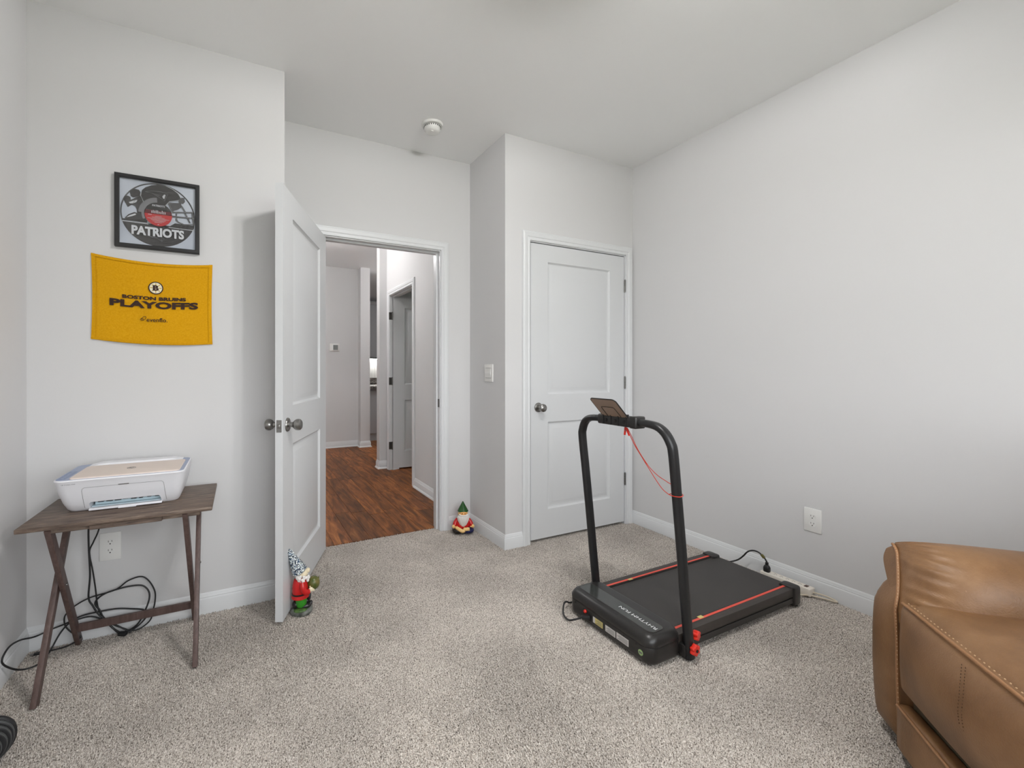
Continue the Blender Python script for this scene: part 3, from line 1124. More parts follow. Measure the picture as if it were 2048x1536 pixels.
layer('label_wine', [[(-.0535, .001), (.0535, .001), (.050, .018), (-.050, .018)]], 'art_wine')
rs_ = random.Random(3)
layer('label_figures', [[(x_ - .0012, .004), (x_ + .0012, .004), (x_ + .0016, z_), (x_ - .0010, z_ + .002)] for x_, z_ in [(-.026 + k * .0058, .012 + rs_.uniform(0, .008)) for k in range(10)]], 'art_light')
strips('label_print', [[(-w_ / 2, z_), (w_ / 2, z_)] for w_, z_ in ((.026, -.010), (.050, -.0155), (.086, -.021), (.058, -.0265), (.046, -.032), (.030, -.0375))], .0013, 'art_light')
strips('label_print', [[(-.040, -.004), (-.026, -.004)], [(-.003, -.047), (.003, -.047)]], .0022, 'art_light')
yt = YL - _lay[0] - .0003
b = letter_bm('PATRIOTS', lambda x, z: (FX + .0008 + x, yt, FZ + .0395 + z), .02, .049, .0088)
mk('label_lettering', b, 'art_light', art, smooth=0)
b = letter_bm('PATRIOTS', lambda x, z: (FX + .0 + x, yt, FZ - .0835 + z), .045, .205, .042)
mk('lettering', b, 'art_light', art, smooth=0)
strips('small_emblem', [[(-0.0358, -0.1075), (-0.0028, -0.1068), (0.024, -0.1085), (0.0141, -0.1251), (-0.0054, -0.112), (-.0358, -.1075)], [(.011, -.112), (.014, -.122)]], .0014, 'art_grey')
b = B(); box(b, (FX - .149, YL - .0165, FZ - .149), (FX + .149, YL - .0155, FZ + .149))
mk('glass', b, 'glass', t, smooth=0)

# ------------------------------------------------------------------ towel
TX0, TX1 = -.597, -.1245
TZT, TH_ = 1.6985, .381


def towel_pos(s, q, lift=0.):
    """s 0..1 across, q 0..1 down"""
    x = TX0 + (TX1 - TX0) * s + .004 * math.sin(PI * q) * (1 if s > .5 else -1) * abs(2 * s - 1) * -1
    z = TZT - .004 * s - TH_ * q - .019 * 4 * s * (1 - s) * (1 - .25 * q) - .008 * q * s
    fold = .5 + .5 * math.sin(9 * s + 5 * q * s) * math.sin(PI * min(1, q + .15))
    diag = math.exp(-((s - .28 - .35 * q) / .11) ** 2) * math.sin(PI * q) * .7
    y = YL - .0045 - .004 * fold * math.sin(PI * s) - .008 * diag * math.sin(PI * s) - .006 * math.sin(PI * s) * q
    if s < .02 or s > .98 or q > .985:
        y += .0015
    return (x, y - lift, z)


t = thing('rally_towel', 'yellow fan towel pinned flat beneath the picture frame', 'towel', (-.361, YL, 1.30))
b = B()
NX, NZ = 64, 48
gr = [[b.verts.new(towel_pos(i / NX, j / NZ)) for i in range(NX + 1)] for j in range(NZ + 1)]
for j in range(NZ):
    for i in range(NX):
        b.faces.new((gr[j][i], gr[j + 1][i], gr[j + 1][i + 1], gr[j][i + 1]))
bmesh.ops.recalc_face_normals(b, faces=b.faces)
if sum(f.normal.y for f in b.faces) > 0:
    bmesh.ops.reverse_faces(b, faces=b.faces)
bmesh.ops.solidify(b, geom=b.faces[:], thickness=.0025)
bmesh.ops.recalc_face_normals(b, faces=b.faces)
mk('cloth', b, 'towel', t)
b = B()
for edge in ('l', 'r', 't', 'b'):
    w = .032 if edge in 'lr' else .022
    n = 40
    lo, hi2 = [], []
    for k in range(n + 1):
        f = k / n
        if edge == 'l': a_, c_ = (0.002, f), (w, f)
        elif edge == 'r': a_, c_ = (1 - w, f), (.998, f)
        elif edge == 't': a_, c_ = (f, .003), (f, w + .01)
        else: a_, c_ = (f, 1 - w), (f, .997)
        lo.append(b.verts.new(towel_pos(*a_, lift=.0035)))
        hi2.append(b.verts.new(towel_pos(*c_, lift=.0035)))
    for k in range(n):
        b.faces.new((lo[k], lo[k + 1], hi2[k + 1], hi2[k]))
bmesh.ops.recalc_face_normals(b, faces=b.faces)
mk('hem', b, 'towel', t)


def on_towel(x, z, lift=.0046):
    s = (x - TX0) / (TX1 - TX0)
    zt = TZT - .004 * s - .019 * 4 * s * (1 - s)
    # z given as at the photograph: invert the sag at q
    q = (zt - z) / (TH_ + .008 * s - .019 * s * (1 - s))
    return towel_pos(s, q, lift)


def tw_text(name, s, cx, cz, w, h, bold, m='ink_brown', sag=True):
    def f(x, y):
        ss = (cx + x - TX0) / (TX1 - TX0)
        dz = -.019 * 4 * (ss * (1 - ss) - .249) * .8 if sag else 0
        return on_towel(cx + x, cz + y + dz)
    return mk(name, letter_bm(s, f, bold, w, h, cuts=.006), m, t, smooth=0)


tw_text('lettering', 'PLAYOFFS', -.357, 1.4795, .350, .033, .05)
tw_text('lettering', 'BOSTON BRUINS', -.359, 1.5105, .252, .0165, .045)
tw_text('lettering', 'evenflo.', -.3495, 1.4115, .083, .0195, .008)
ex, ez = -.4045, 1.4145
b = B()
for cx_, cz_, ra, rb, rt in ((ex + .003, ez + .003, .0105, .0065, .9), (ex - .005, ez - .002, .0062, .0045, .2)):
    pts = []
    for k in range(20):
        a = 2 * PI * k / 20
        u, v_ = ra * math.cos(a), rb * math.sin(a)
        pts.append(Vector(on_towel(cx_ + u * math.cos(rt) - v_ * math.sin(rt), cz_ + u * math.sin(rt) + v_ * math.cos(rt))))
    sweep(b, pts, circ(.0009, 5), closed=True)
mk('leaf_mark', b, 'ink_brown', t)


def disc_on_towel(r, cx, cz, lift, r0=0.):
    b = B()
    n = 48
    out = [b.verts.new(on_towel(cx + r * math.cos(2 * PI * k / n), cz + r * math.sin(2 * PI * k / n), lift)) for k in range(n)]
    if r0:
        inn = [b.verts.new(on_towel(cx + r0 * math.cos(2 * PI * k / n), cz + r0 * math.sin(2 * PI * k / n), lift)) for k in range(n)]
        for k in range(n):
            b.faces.new((out[k], out[(k + 1) % n], inn[(k + 1) % n], inn[k]))
    else:
        b.faces.new(out)
    return b


lx, lz = -.3555, 1.5605
mk('emblem_disc', disc_on_towel(.0265, lx, lz, .0046), 'ink_cream', t, smooth=0)
mk('emblem_ring', disc_on_towel(.0295, lx, lz, .0050, .0252), 'ink_brown', t, smooth=0)
b = B()
for k in range(8):
    a = PI / 4 * k
    c_, s_ = math.cos(a), math.sin(a)
    pl = [(lx + c_ * r - s_ * w, lz + s_ * r + c_ * w) for r, w in ((.0125, .0013), (.0225, .0016), (.0225, -.0016), (.0125, -.0013))]
    b.faces.new([b.verts.new(on_towel(x, z, .0052)) for x, z in pl])
mk('emblem_spokes', b, 'ink_gold', t, smooth=0)
b = letter_bm('B', lambda x, y: on_towel(lx + x, lz + y, .0056), .06, .0235, .026)
mk('emblem_letter', b, 'ink_brown', t, smooth=0)

# ------------------------------------------------------------------ tray table
TT = .64
tx0, tx1, ty0, ty1 = -.689, -.102, 1.942, 2.336
t = thing('tray_table', 'dark greyish brown folding wooden tray table holding the printer', 'table', ((tx0 + tx1) / 2, (ty0 + ty1) / 2, 0))
b = B(); rbox(b, (tx0, ty0, TT - .016), (tx1, ty1, TT), .003, 2); mk('tabletop', b, 'wood_x', t)
b = B(); rbox(b, (tx0 + .20, ty0 + .006, TT - .034), (tx0 + .42, ty0 + .024, TT - .0162), .002, 1); mk('front_handle', b, 'wood_x', t)
for yy in (ty0 + .035, ty1 - .05):
    b = B(); rbox(b, (tx0 + .075, yy, TT - .038), (tx1 - .045, yy + .02, TT - .0162), .002, 1); mk('batten', b, 'wood_x', t)
b = B(); cyl(b, (-.655, 2.285, TT - .030), (-.155, 2.285, TT - .030), .009, 12); mk('rail', b, 'wood_z', t)
LW, LT = .034, .018
for xx in (-.612, -.1975):
    b = B(); bar(b, (xx, 1.985, TT - .018), (xx + (-.02 if xx < -.4 else .0), 2.385, -.006), LT, LW, (0, 1, .4), .002); mk('leg', b, 'wood_z', t)
for xx, xb in ((-.634, -.652), (-.172, -.164)):
    b = B(); bar(b, (xx, 2.30, TT - .018), (xb, 1.990, -.006), LT, LW, (0, 1, -.4), .002); mk('leg', b, 'wood_z', t)
b = B(); rbox(b, (-.623, 2.331, .066), (-.2065, 2.347, .098), .002, 1); mk('crossbar', b, 'wood_z', t)
for xx in (-.6122, -.1588):
    b = B(); lathe(b, [(.0055, 0), (.0045, .003), (0, .004)], (xx, 2.1625, .343), (1, 0, 0), 12); mk('bolt', b, 'nickel_dark', t)

# ------------------------------------------------------------------ printer
t = thing('printer', 'white inkjet printer with peach lid and blue side panel on the tray table', 'printer', (-.413, 2.19, TT))
PZ = TT + .001


def plan(inset_f, inset_s, inset_b, z, r=.035):
    return [(x, y, z) for x, y in rrect(-.621 + inset_s, 2.030 + inset_f, -.205 - inset_s, 2.345 - inset_b, r, 6)]


b = B()
loft(b, [plan(.068, .030, .02, PZ, .03), plan(.054, .024, .012, PZ + .010, .035), plan(.040, .016, .008, PZ + .035), plan(.022, .008, .004, PZ + .075), plan(.008, .002, .001, PZ + .115), plan(.0, .0, 0, PZ + .128), plan(.001, .001, .001, PZ + .1305, .034), plan(.004, .004, .004, PZ + .132, .032)])
body = mk('body', b, 'pr_white', t)
# cut the output slot out of the body
cb = B()
prism(cb, [(-.520, PZ + .003), (-.288, PZ + .003), (-.2925, PZ + .031), (-.298, PZ + .036), (-.514, PZ + .036), (-.520, PZ + .030)], 1.9, 2.17, 'xz')
cutter = mk('cutter', cb, 'pr_white')
body.parent = None
body.location = WM[t].translation
md = body.modifiers.new('cut', 'BOOLEAN')
md.operation = 'DIFFERENCE'
md.object = cutter
md.solver = 'EXACT'
bpy.context.view_layer.update()
nm = bpy.data.meshes.new_from_object(body.evaluated_get(bpy.context.evaluated_depsgraph_get()))
body.modifiers.clear()
body.data = nm
body.parent = t
body.location = (0, 0, 0)
nm.set_sharp_from_angle(angle=math.radians(35))
bpy.data.objects.remove(cutter)
# inside the slot: tray, rollers
b = B(); box(b, (-.518, 2.10, PZ + .004), (-.290, 2.168, PZ + .0125)); box(b, (-.512, 2.118, PZ + .0125), (-.296, 2.168, PZ + .023))
mk('paper_tray', b, 'pr_aqua', t, smooth=0)
b = B(); rbox(b, (-.522, 2.073, PZ + .002), (-.287, 2.108, PZ + .0095), .002, 2); rbox(b, (-.43, 2.068, PZ + .001), (-.372, 2.076, PZ + .0075), .001, 1)
mk('tray_lip', b, 'pr_white', t)
rr = random.Random(5)
for k in range(8):
    x_ = -.500 + k * .0265
    b = B(); rbox(b, (x_, 2.098, PZ + .0275 - rr.uniform(0, .003)), (x_ + rr.uniform(.012, .022), 2.15, PZ + .0355), .001, 1); mk('roller', b, 'plastic_k', t)


def front_y(z):
    zs = [PZ, PZ + .010, PZ + .035, PZ + .075, PZ + .115, PZ + .128]
    ys = [2.098, 2.084, 2.070, 2.052, 2.038, 2.030]
    return float(np.interp(z, zs, ys))


# seam lines of the front door
b = B()
zt_, zb_ = PZ + .098, PZ + .012
path = []
for x_, z_ in [(-.5345, zb_), (-.5355, PZ + .05), (-.536, zt_ - .012), (-.5335, zt_ - .004), (-.527, zt_), (-.40, zt_ + .0005), (-.286, zt_), (-.2795, zt_ - .004), (-.277, zt_ - .012), (-.275, PZ + .05), (-.272, zb_)]:
    path.append(Vector((x_, front_y(z_) + .0002, z_)))
fine = []
for p_, q_ in zip(path, path[1:]):
    for k in range(8):
        r_ = p_.lerp(q_, k / 8)
        r_.y = front_y(r_.z) + .0002
        fine.append(r_)
fine.append(path[-1])
sweep(b, fine, circ(.0007, 5))
mk('door_seam', b, 'pr_line', t)
b = B(); rbox(b, (-.424, front_y(zt_) - .0012, zt_ - .0005), (-.390, front_y(zt_) + .004, zt_ + .0042), .0005, 1); mk('door_notch', b, 'pr_line', t)
b = letter_bm('HP DeskJet 2700', lambda x, y: (-.572 + x, front_y(PZ + .1155 + y) - .0004, PZ + .1155 + y), 0, .040, .0045)
mk('model_lettering', b, 'pr_ink', t, smooth=0)
# top: blue deck, peach lid, controls, paper feed at the back
ZT = PZ + .132
b = B(); prism(b, rrect(-.616, 2.036, -.210, 2.338, .031, 6), ZT, ZT + .0008); mk('deck', b, 'pr_blue', t, smooth=0)
b = B(); loft(b, [[(x, y, z) for x, y in rrect(-.573 + i_, 2.040 + i_, -.2235 - i_, 2.270 - i_, .014, 6)] for i_, z in ((0, ZT + .0008), (0, ZT + .004), (.001, ZT + .0055), (.003, ZT + .006))])
lid = mk('lid', b, 'pr_peach', t)
# round maker's mark on the lid
b = B(); sweep(b, [Vector((-.4035 + .0145 * math.cos(2 * PI * k / 32), 2.158 + .0145 * math.sin(2 * PI * k / 32), ZT + .0061)) for k in range(32)], circ(.0009, 5), closed=True)
letter_bm('hp', lambda x, y: (-.4035 + x + y * .25, 2.158 + y, ZT + .0063), .02, .016, .018, bm=b)
mk('lid_emblem', b, 'pr_ink', lid, smooth=0)
b = B(); prism(b, rrect(-.612, 2.052, -.586, 2.200, .005, 3), ZT + .0008, ZT + .0014); cp = mk('control_panel', b, 'pr_blue2', t, smooth=0)
for k in range(6):
    b = B(); lathe(b, [(.0055, 0), (.0055, .0008), (.0045, .0013), (0, .0013)], (-.599, 2.068 + k * .0225, ZT + .0014), n=16); mk('button', b, 'pr_blue', cp)
b = B(); loft(b, [[(x, y, z) for x, y in rrect(-.545 + i_, 2.282 + i_ * .3, -.268 - i_, 2.345 - i_ * .3, .010, 4)] for i_, z in ((-.03, ZT + .0008), (0, ZT + .009), (.004, ZT + .0105))])
mk('paper_feed', b, 'pr_white', t)

# ------------------------------------------------------------------ black cables behind the table
def cable(name, label, runs, r, m, cat='cable', plugs=()):
    t = thing(name, label, cat, (runs[0][0][0], runs[0][0][1], 0))
    for k, pts in enumerate(runs):
        b = B(); tube(b, pts, r, 8, 8); mk('cord', b, m, t)
    for nm_, p, q, w, h, mm in plugs:
        b = B(); bar(b, p, q, w, h, r=min(w, h) * .25); mk(nm_, b, mm, t)
    return t


yw = 2.365
A_ = [(-.55, 2.352, .70), (-.575, 2.366, .62), (-.590, 2.368, .56), (-.595, yw, .485), (-.594, yw, .398), (-.590, yw, .289), (-.595, yw, .192), (-.58, yw, .152), (-.561, yw, .112), (-.534, yw, .077), (-.506, 2.36, .036), (-.482, 2.35, .017), (-.448, 2.35, .021), (-.416, 2.352, .04), (-.392, 2.36, .085), (-.377, 2.372, .133), (-.381, 2.378, .168), (-.405, 2.38, .196), (-.448, 2.38, .203), (-.495, 2.38, .2), (-.541, 2.38, .19), (-.569, 2.378, .171), (-.574, 2.375, .152), (-.560, 2.372, .128), (-.541, 2.37, .081), (-.506, 2.36, .036), (-.470, 2.345, .012)]
cable('printer_power_cable', 'black power cable hanging from the printer to the floor with a loop', [A_], .0036, 'cord_k',
      plugs=[('plug', (-.486, 2.352, .014), (-.455, 2.338, .012), .02, .014, 'cord_k')])
B_ = [(-.50, 2.350, .70), (-.535, 2.372, .60), (-.561, 2.372, .48), (-.58, 2.372, .428), (-.594, 2.374, .385), (-.583, 2.374, .303), (-.574, 2.374, .229), (-.564, 2.374, .135), (-.541, 2.372, .085), (-.506, 2.366, .05), (-.472, 2.36, .030), (-.435, 2.355, .012), (-.4, 2.36, .017), (-.371, 2.366, .04), (-.362, 2.372, .079), (-.356, 2.38, .114), (-.358, 2.386, .158), (-.381, 2.388, .209), (-.411, 2.388, .235), (-.459, 2.388, .226), (-.506, 2.386, .196), (-.592, 2.384, .183), (-.641, 2.38, .163), (-.67, 2.375, .139), (-.678, 2.37, .12), (-.673, 2.365, .088), (-.65, 2.36, .057), (-.619, 2.355, .034), (-.653, 2.350, .012), (-.70, 2.348, .006), (-.752, 2.345, .008)]
cable('usb_cable', 'thin black cable coiled by the wall with a plug lying in the corner', [B_], .003, 'cord_k',
      plugs=[('plug', (-.742, 2.345, .008), (-.768, 2.343, .008), .014, .009, 'cord_k'), ('plug_tip', (-.768, 2.343, .008), (-.780, 2.342, .008), .011, .005, 'nickel')])
E_ = [(-.44, 2.35, .008), (-.495, 2.358, .049), (-.541, 2.372, .076), (-.587, 2.378, .101), (-.631, 2.378, .101), (-.663, 2.37, .094), (-.691, 2.36, .061), (-.715, 2.327, .010), (-.727, 2.265, .006), (-.744, 2.244, .008), (-.766, 2.232, .014), (-.780, 2.199, .041), (-.792, 2.16, .084), (-.794, 2.152, .112), (-.792, 2.199, .128), (-.788, 2.277, .109), (-.77, 2.36, .072), (-.717, 2.378, .082), (-.676, 2.382, .091), (-.631, 2.384, .108), (-.587, 2.386, .112), (-.506, 2.388, .11), (-.448, 2.385, .098), (-.4, 2.378, .085), (-.385, 2.375, .060), (-.41, 2.365, .03), (-.45, 2.352, .008)]
cable('extension_cable', 'black cable looping out against the left corner baseboard', [E_], .0034, 'cord_k')

# ------------------------------------------------------------------ treadmill (runs along X, front end towards -X)
tm = thing('treadmill', 'black folding walking pad treadmill with red stripes and upright handrail', 'treadmill', (1.99, 1.41, 0))
y0, y1 = 1.178, 1.652
# motor cover: rounded slab in two shells
def cover_ring(i, z, r=.045, back=0.):
    return [(x, y, z) for x, y in rrect(1.448 + i, y0 + i, 1.640 - back, y1 - i, r, 6)]


b = B(); loft(b, [cover_ring(.012, .004, .04), cover_ring(.003, .012), cover_ring(.0, .022), cover_ring(.0, .072), cover_ring(.0012, .0745)])
lower = mk('lower_housing', b, 'tm_black', tm)
b = B()
loft(b, [cover_ring(.001, .0755), cover_ring(-.0012, .079), cover_ring(-.001, .090), cover_ring(.004, .103, .045, .004), cover_ring(.012, .1135, .04, .010), cover_ring(.022, .1195, .034, .018), cover_ring(.034, .1215, .03, .028)])
cover = mk('motor_cover', b, 'tm_black', tm)
b = B(); sweep(b, [Vector(p) for p in [(x, y, .075) for x, y in rrect(1.4487, y0 + .0007, 1.6393, y1 - .0007, .045, 8)]], circ(.0011, 6), closed=True)
mk('cover_seam', b, 'slot', tm)
pan = rrect(1.484, 1.206, 1.566, 1.622, .022, 6)
b = B(); prism(b, pan, .1212, .1225); mk('display_panel', b, 'glossy_panel', tm, smooth=0)
b = B(); sweep(b, [Vector((x, y, .1222)) for x, y in pan], circ(.0009, 5), closed=True); mk('panel_rim', b, 'tm_rail', tm)
b = letter_bm('RHYTHM FUN', lambda x, y: (1.5265 - y - .25 * x * 0, 1.310 + x, .1229), .0, .190, .0165)
mk('lettering', b, 'white_ink', tm, smooth=0)
# deck
b = B(); rbox(b, (1.60, y0 + .022, .030), (2.505, y1 - .022, .078), .003, 1); mk('deck_frame', b, 'tm_black', tm)
b = B(); rbox(b, (1.63, 1.232, .0785), (2.515, 1.598, .0885), .004, 2)
mk('running_belt', b, 'belt', tm)
for yy in (1.2285, 1.5965):
    b = B(); box(b, (1.63, yy, .0786), (2.47, yy + .006, .0905)); mk('belt_edge', b, 'slot', tm, smooth=0)
for s, (ya, yb, yc) in ((0, (y0 + .006, 1.2155, 1.2265)), (1, (y1 - .006, 1.6145, 1.6035))):
    b = B(); rbox(b, (1.60, min(ya, yb) - .0, .052), (2.50, max(ya, yb) + .012 * (1 - s) , .0935), .004, 2) if s == 0 else rbox(b, (1.60, yb - .012, .052), (2.50, ya, .0935), .004, 2)
    mk('side_rail', b, 'tm_rail', tm)
    b = B(); rbox(b, (1.60, (ya if s == 0 else ya - .004), .022), (2.50, (ya + .004 if s == 0 else ya), .048), .001, 1); mk('skirt', b, 'tm_black', tm)
    lo_, hi_ = sorted((yb, yc))
    b = B(); box(b, (1.642, lo_, .0936), (2.475, hi_, .0945)); mk('red_stripe', b, 'red', tm, smooth=0)
    b = B(); box(b, (1.806, lo_ + (.002 if s == 0 else -.005), .0946), (1.834, hi_ + (.008 if s == 0 else -.002), .0950)); mk('yellow_sticker', b, 'yellow', tm, smooth=0)
    # rear end cap
    ca, cb_ = (y0 - .001, 1.250) if s == 0 else (1.580, y1 + .001)
    b = B(); loft(b, [[(x, y, z) for x, y in rrect(2.462, ca + i_, 2.528 - i_, cb_ - i_, .014, 4)] for i_, z in ((.004, .010), (0, .016), (0, .090), (.002, .0965), (.006, .0985))])
    mk('end_cap', b, 'tm_black', tm)
    b = B(); cyl(b, (2.505, ca + .02, .0), (2.505, ca + .02, .012), .014, 14); mk('foot', b, 'plastic_k', tm)
# handrail: one bent oval tube
yr, yl = 1.158, 1.664
bx_ = 1.536
path = [(1.652, yr, .006), (1.628, yr, .20), (1.600, yr, .45), (1.572, yr, .68), (1.551, yr, .845), (1.546, yr + .008, .888), (1.541, yr + .030, .926), (1.538, yr + .062, .947), (bx_, yr + .105, .954), (bx_, 1.30, .954),
        (bx_, 1.41, .953), (bx_, 1.52, .952), (bx_, yl - .105, .951), (1.538, yl - .062, .944), (1.541, yl - .030, .923), (1.546, yl - .008, .885), (1.551, yl, .842), (1.572, yl, .68), (1.600, yl, .45), (1.628, yl, .20), (1.650, yl, .02)]
sec = [(x, y) for x, y in rrect(-.0215, -.0150, .0215, .0150, .0145, 5)]
b = B(); sweep(b, smooth_path(path, 6), sec, hint=(1, 0, .0)); mk('handrail', b, 'tm_tube', tm)
for s, yy in ((-1, yr), (1, yl)):
    b = B(); rbox(b, (1.620, min(yy, yy - s * .03), .012), (1.668, max(yy, yy - s * .03), .062), .004, 2); mk('rail_bracket', b, 'tm_black', tm)
# tablet holder and console clamp
b = B(); rbox(b, (bx_ - .028, 1.335, .930), (bx_ + .028, 1.522, .976), .008, 3); cl = mk('console_clamp', b, 'tm_black', tm)
b = B(); rbox(b, (bx_ - .031, 1.300, .928), (bx_ + .031, 1.337, .980), .007, 3); mk('clamp_end', b, 'tm_black', tm)
for k in range(3):
    ya = 1.362 + k * .053
    b = B(); lathe(b, [(.0085, 0), (.0085, .003), (.006, .004), (0, .004)], (bx_ - .0285, ya, .952), (-1, 0, 0), 6); mk('clamp_screw', b, 'slot', tm)
p0, p1 = Vector((1.517, 0, .966)), Vector((1.431, 0, 1.052))
dd = (p1 - p0).normalized()
nn = Vector((dd.z, 0, -dd.x))
b = B()
pl = rrect(-.0725, 0, .0725, (p1 - p0).length, .016, 5)
loft(b, [[tuple(p0 + dd * q + nn * o_ + Vector((0, 1.4175 + a, 0))) for a, q in pl] for o_ in (-.002, .002)])
hold = mk('tablet_holder', b, 'reflection_brown', tm)
b = B()
sweep(b, [p0 + dd * q + Vector((0, 1.4175 + a, 0)) for a, q in pl], circ(.0028, 6), closed=True)
for o_ in (-.003, .003):
    sweep(b, smooth_path([p0 + dd * q + nn * o_ + Vector((0, 1.4175 + a, 0)) for a, q in ((-.038, 0), (-.038, .03), (-.036, .066), (-.026, .072), (.026, .072), (.036, .066), (.038, .03), (.038, 0))], 4), circ(.0013, 5))
mk('holder_rim', b, 'plastic_k', hold)
for k in range(4):
    ya = 1.353 + k * .0433
    b = B(); prism(b, [(bx_ - .03, .932), (bx_ - .024, .932), (p0.x + .006, .985), (p0.x - .012, .985)], ya - .0025, ya + .0025, 'xz'); mk('holder_rib', b, 'plastic_k', hold, smooth=0)


def star_knob(c, axis, r=.021, th=.016, n=6):
    b = B()
    ax = Vector(axis).normalized()
    a_ = Vector((0, 0, 1))
    b__ = ax.cross(a_)
    rings = []
    for sc, h_ in ((.85, 0), (1, .003), (1, th - .004), (.86, th)):
        rings.append([tuple(Vector(c) + ax * h_ + (a_ * math.cos(q) + b__ * math.sin(q)) * r * sc * (.86 + .14 * math.cos(n * q))) for q in [2 * PI * k / 48 for k in range(48)]])
    loft(b, rings)
    return b


mk('lock_knob', star_knob((1.648, 1.143, .052), (.0, -1, 0), .024, .018), 'redknob', tm)
b = B(); lathe(b, [(.006, 0), (.006, .004), (0, .004)], (1.648, 1.1255, .052), (0, -1, 0), 6); mk('knob_bolt', b, 'slot', tm)
b = B(); cyl(b, (1.648, 1.162, .052), (1.648, 1.140, .052), .009, 14); mk('knob_shaft', b, 'nickel', tm)
mk('lock_knob', star_knob((1.676, 1.160, .093), (.25, -1, .1), .021, .022), 'redknob', tm)
b = B(); cyl(b, (1.676, 1.185, .093), (1.676, 1.158, .093), .008, 14); mk('knob_shaft', b, 'nickel', tm)
# stickers, socket and reset button on the front
for nm_, ya, yb, za, zb, m_ in (('rating_sticker', 1.428, 1.473, .030, .056, 'yellow'), ('rating_sticker', 1.4735, 1.486, .030, .056, 'white_lbl'), ('warning_sticker', 1.356, 1.412, .030, .057, 'white_lbl'), ('warning_sticker', 1.286, 1.350, .031, .059, 'white_lbl')):
    b = B(); box(b, (1.4472, ya, za), (1.4482, yb, zb)); st = mk(nm_, b, m_, tm, smooth=0)
    if yb - ya > .03:
        b = B()
        for k in range(6):
            box(b, (1.4469, ya + .004, za + .004 + k * .0035), (1.4473, yb - .004 - (k % 3) * .006, za + .0052 + k * .0035))
        mk('print_lines', b, 'pr_ink', st, smooth=0)
b = B(); lathe(b, [(.0115, 0), (.0115, .001), (0, .001)], (1.4482, 1.2265, .044), (-1, 0, 0), 24); st = mk('inspection_sticker', b, 'green_lbl', tm, smooth=0)
b = B(); box(b, (1.4468, 1.219, .041), (1.4473, 1.234, .047)); mk('print_lines', b, 'pr_ink', st, smooth=0)
b = B(); rbox(b, (1.4465, 1.497, .024), (1.4485, 1.548, .066), .001, 1); mk('socket_plate', b, 'slot', tm)
b = B(); lathe(b, [(.0075, 0), (.0075, .006), (.0055, .009), (0, .0095)], (1.447, 1.532, .0565), (-1, 0, 0), 16); mk('reset_button', b, 'redknob', tm)
for yy in (1.25, 1.31, 1.60):
    b = B(); lathe(b, [(.004, 0), (.004, .0015), (0, .0015)], (1.448, yy, .066), (-1, 0, 0), 10); mk('screw', b, 'slot', tm)
for yy in (1.22, 1.61):
    b = B(); cyl(b, (1.49, yy, 0), (1.49, yy, .006), .016, 14); mk('foot', b, 'plastic_k', tm)

# safety lanyard hanging on the handrail
t = thing('safety_lanyard', 'thin red safety cord with clip hanging on the treadmill handrail', 'lanyard', (1.55, 1.25, .66))
b = B(); tube(b, [(1.527, 1.362, .925), (1.530, 1.345, .895), (1.534, 1.318, .845), (1.538, 1.285, .800), (1.541, 1.255, .768), (1.543, 1.22, .745), (1.545, 1.19, .733), (1.5465, 1.176, .727), (1.549, 1.160, .722)], .0016, 6); mk('cord', b, 'cord_red', t)
zc = .678
xc = 1.5725
b = B(); tube(b, [(1.530, 1.352, .895), (1.534, 1.330, .855), (1.538, 1.297, .810), (1.541, 1.262, .765), (1.545, 1.232, .725), (1.548, 1.205, .695), (1.549, 1.182, .682), (xc - .0235, 1.166, zc), (xc - .021, 1.146, zc), (xc, 1.1405, zc - .002), (xc + .021, 1.146, zc), (xc + .0245, 1.160, zc + .004), (xc + .020, 1.176, zc + .005), (xc, 1.1755, zc + .004), (xc - .0235, 1.174, zc + .003)], .0017, 6)
mk('cord', b, 'cord_red', t)
b = B(); bar(b, (1.527, 1.372, .928), (1.527, 1.378, .893), .008, .005, (1, 0, 0), .001); bar(b, (1.527, 1.369, .926), (1.527, 1.352, .893), .008, .005, (1, 0, 0), .001)
mk('clip', b, 'redknob', t)
b = B(); ell(b, (1.527, 1.370, .914), (.006, .003, .003), 10, 6); mk('clip_spring', b, 'nickel', t)

# treadmill power cord: front loop, and the end plugged into the power strip
b = B(); tube(b, [(1.444, 1.505, .042), (1.425, 1.520, .040), (1.400, 1.545, .024), (1.385, 1.575, .008), (1.390, 1.612, .006), (1.410, 1.645, .010), (1.437, 1.668, .030), (1.458, 1.672, .030), (1.50, 1.690, .008), (1.62, 1.70, .005), (1.9, 1.70, .005), (2.2, 1.695, .005), (2.45, 1.68, .006), (2.54, 1.66, .010), (2.60, 1.632, .022), (2.645, 1.600, .028), (2.668, 1.565, .050), (2.668, 1.535, .084), (2.666, 1.510, .118), (2.664, 1.480, .137), (2.664, 1.450, .138), (2.665, 1.425, .122), (2.668, 1.412, .104), (2.669, 1.409, .092)], .0042, 8)
pc = mk('power_cord', b, 'cord_k', tm, label='black power cord')
b = B(); bar(b, (1.4465, 1.503, .043), (1.418, 1.527, .040), .018, .015, r=.003); mk('socket_plug', b, 'cord_k', pc)
b = B(); loft(b, [[(2.669 + x, 1.409 + y, z) for x, y in rrect(-w_, -w_ * 1.1, w_, w_ * 1.1, w_ * .5, 3)] for w_, z in ((.012, .0445), (.0135, .050), (.0135, .068), (.010, .078), (.0065, .082), (.0065, .096))])
mk('plug', b, 'cord_k', pc)
b = B(); bar(b, (2.6655, 1.436, .131), (2.666, 1.420, .116), .011, .013, r=.002); mk('cord_tag', b, 'g_olive', pc)

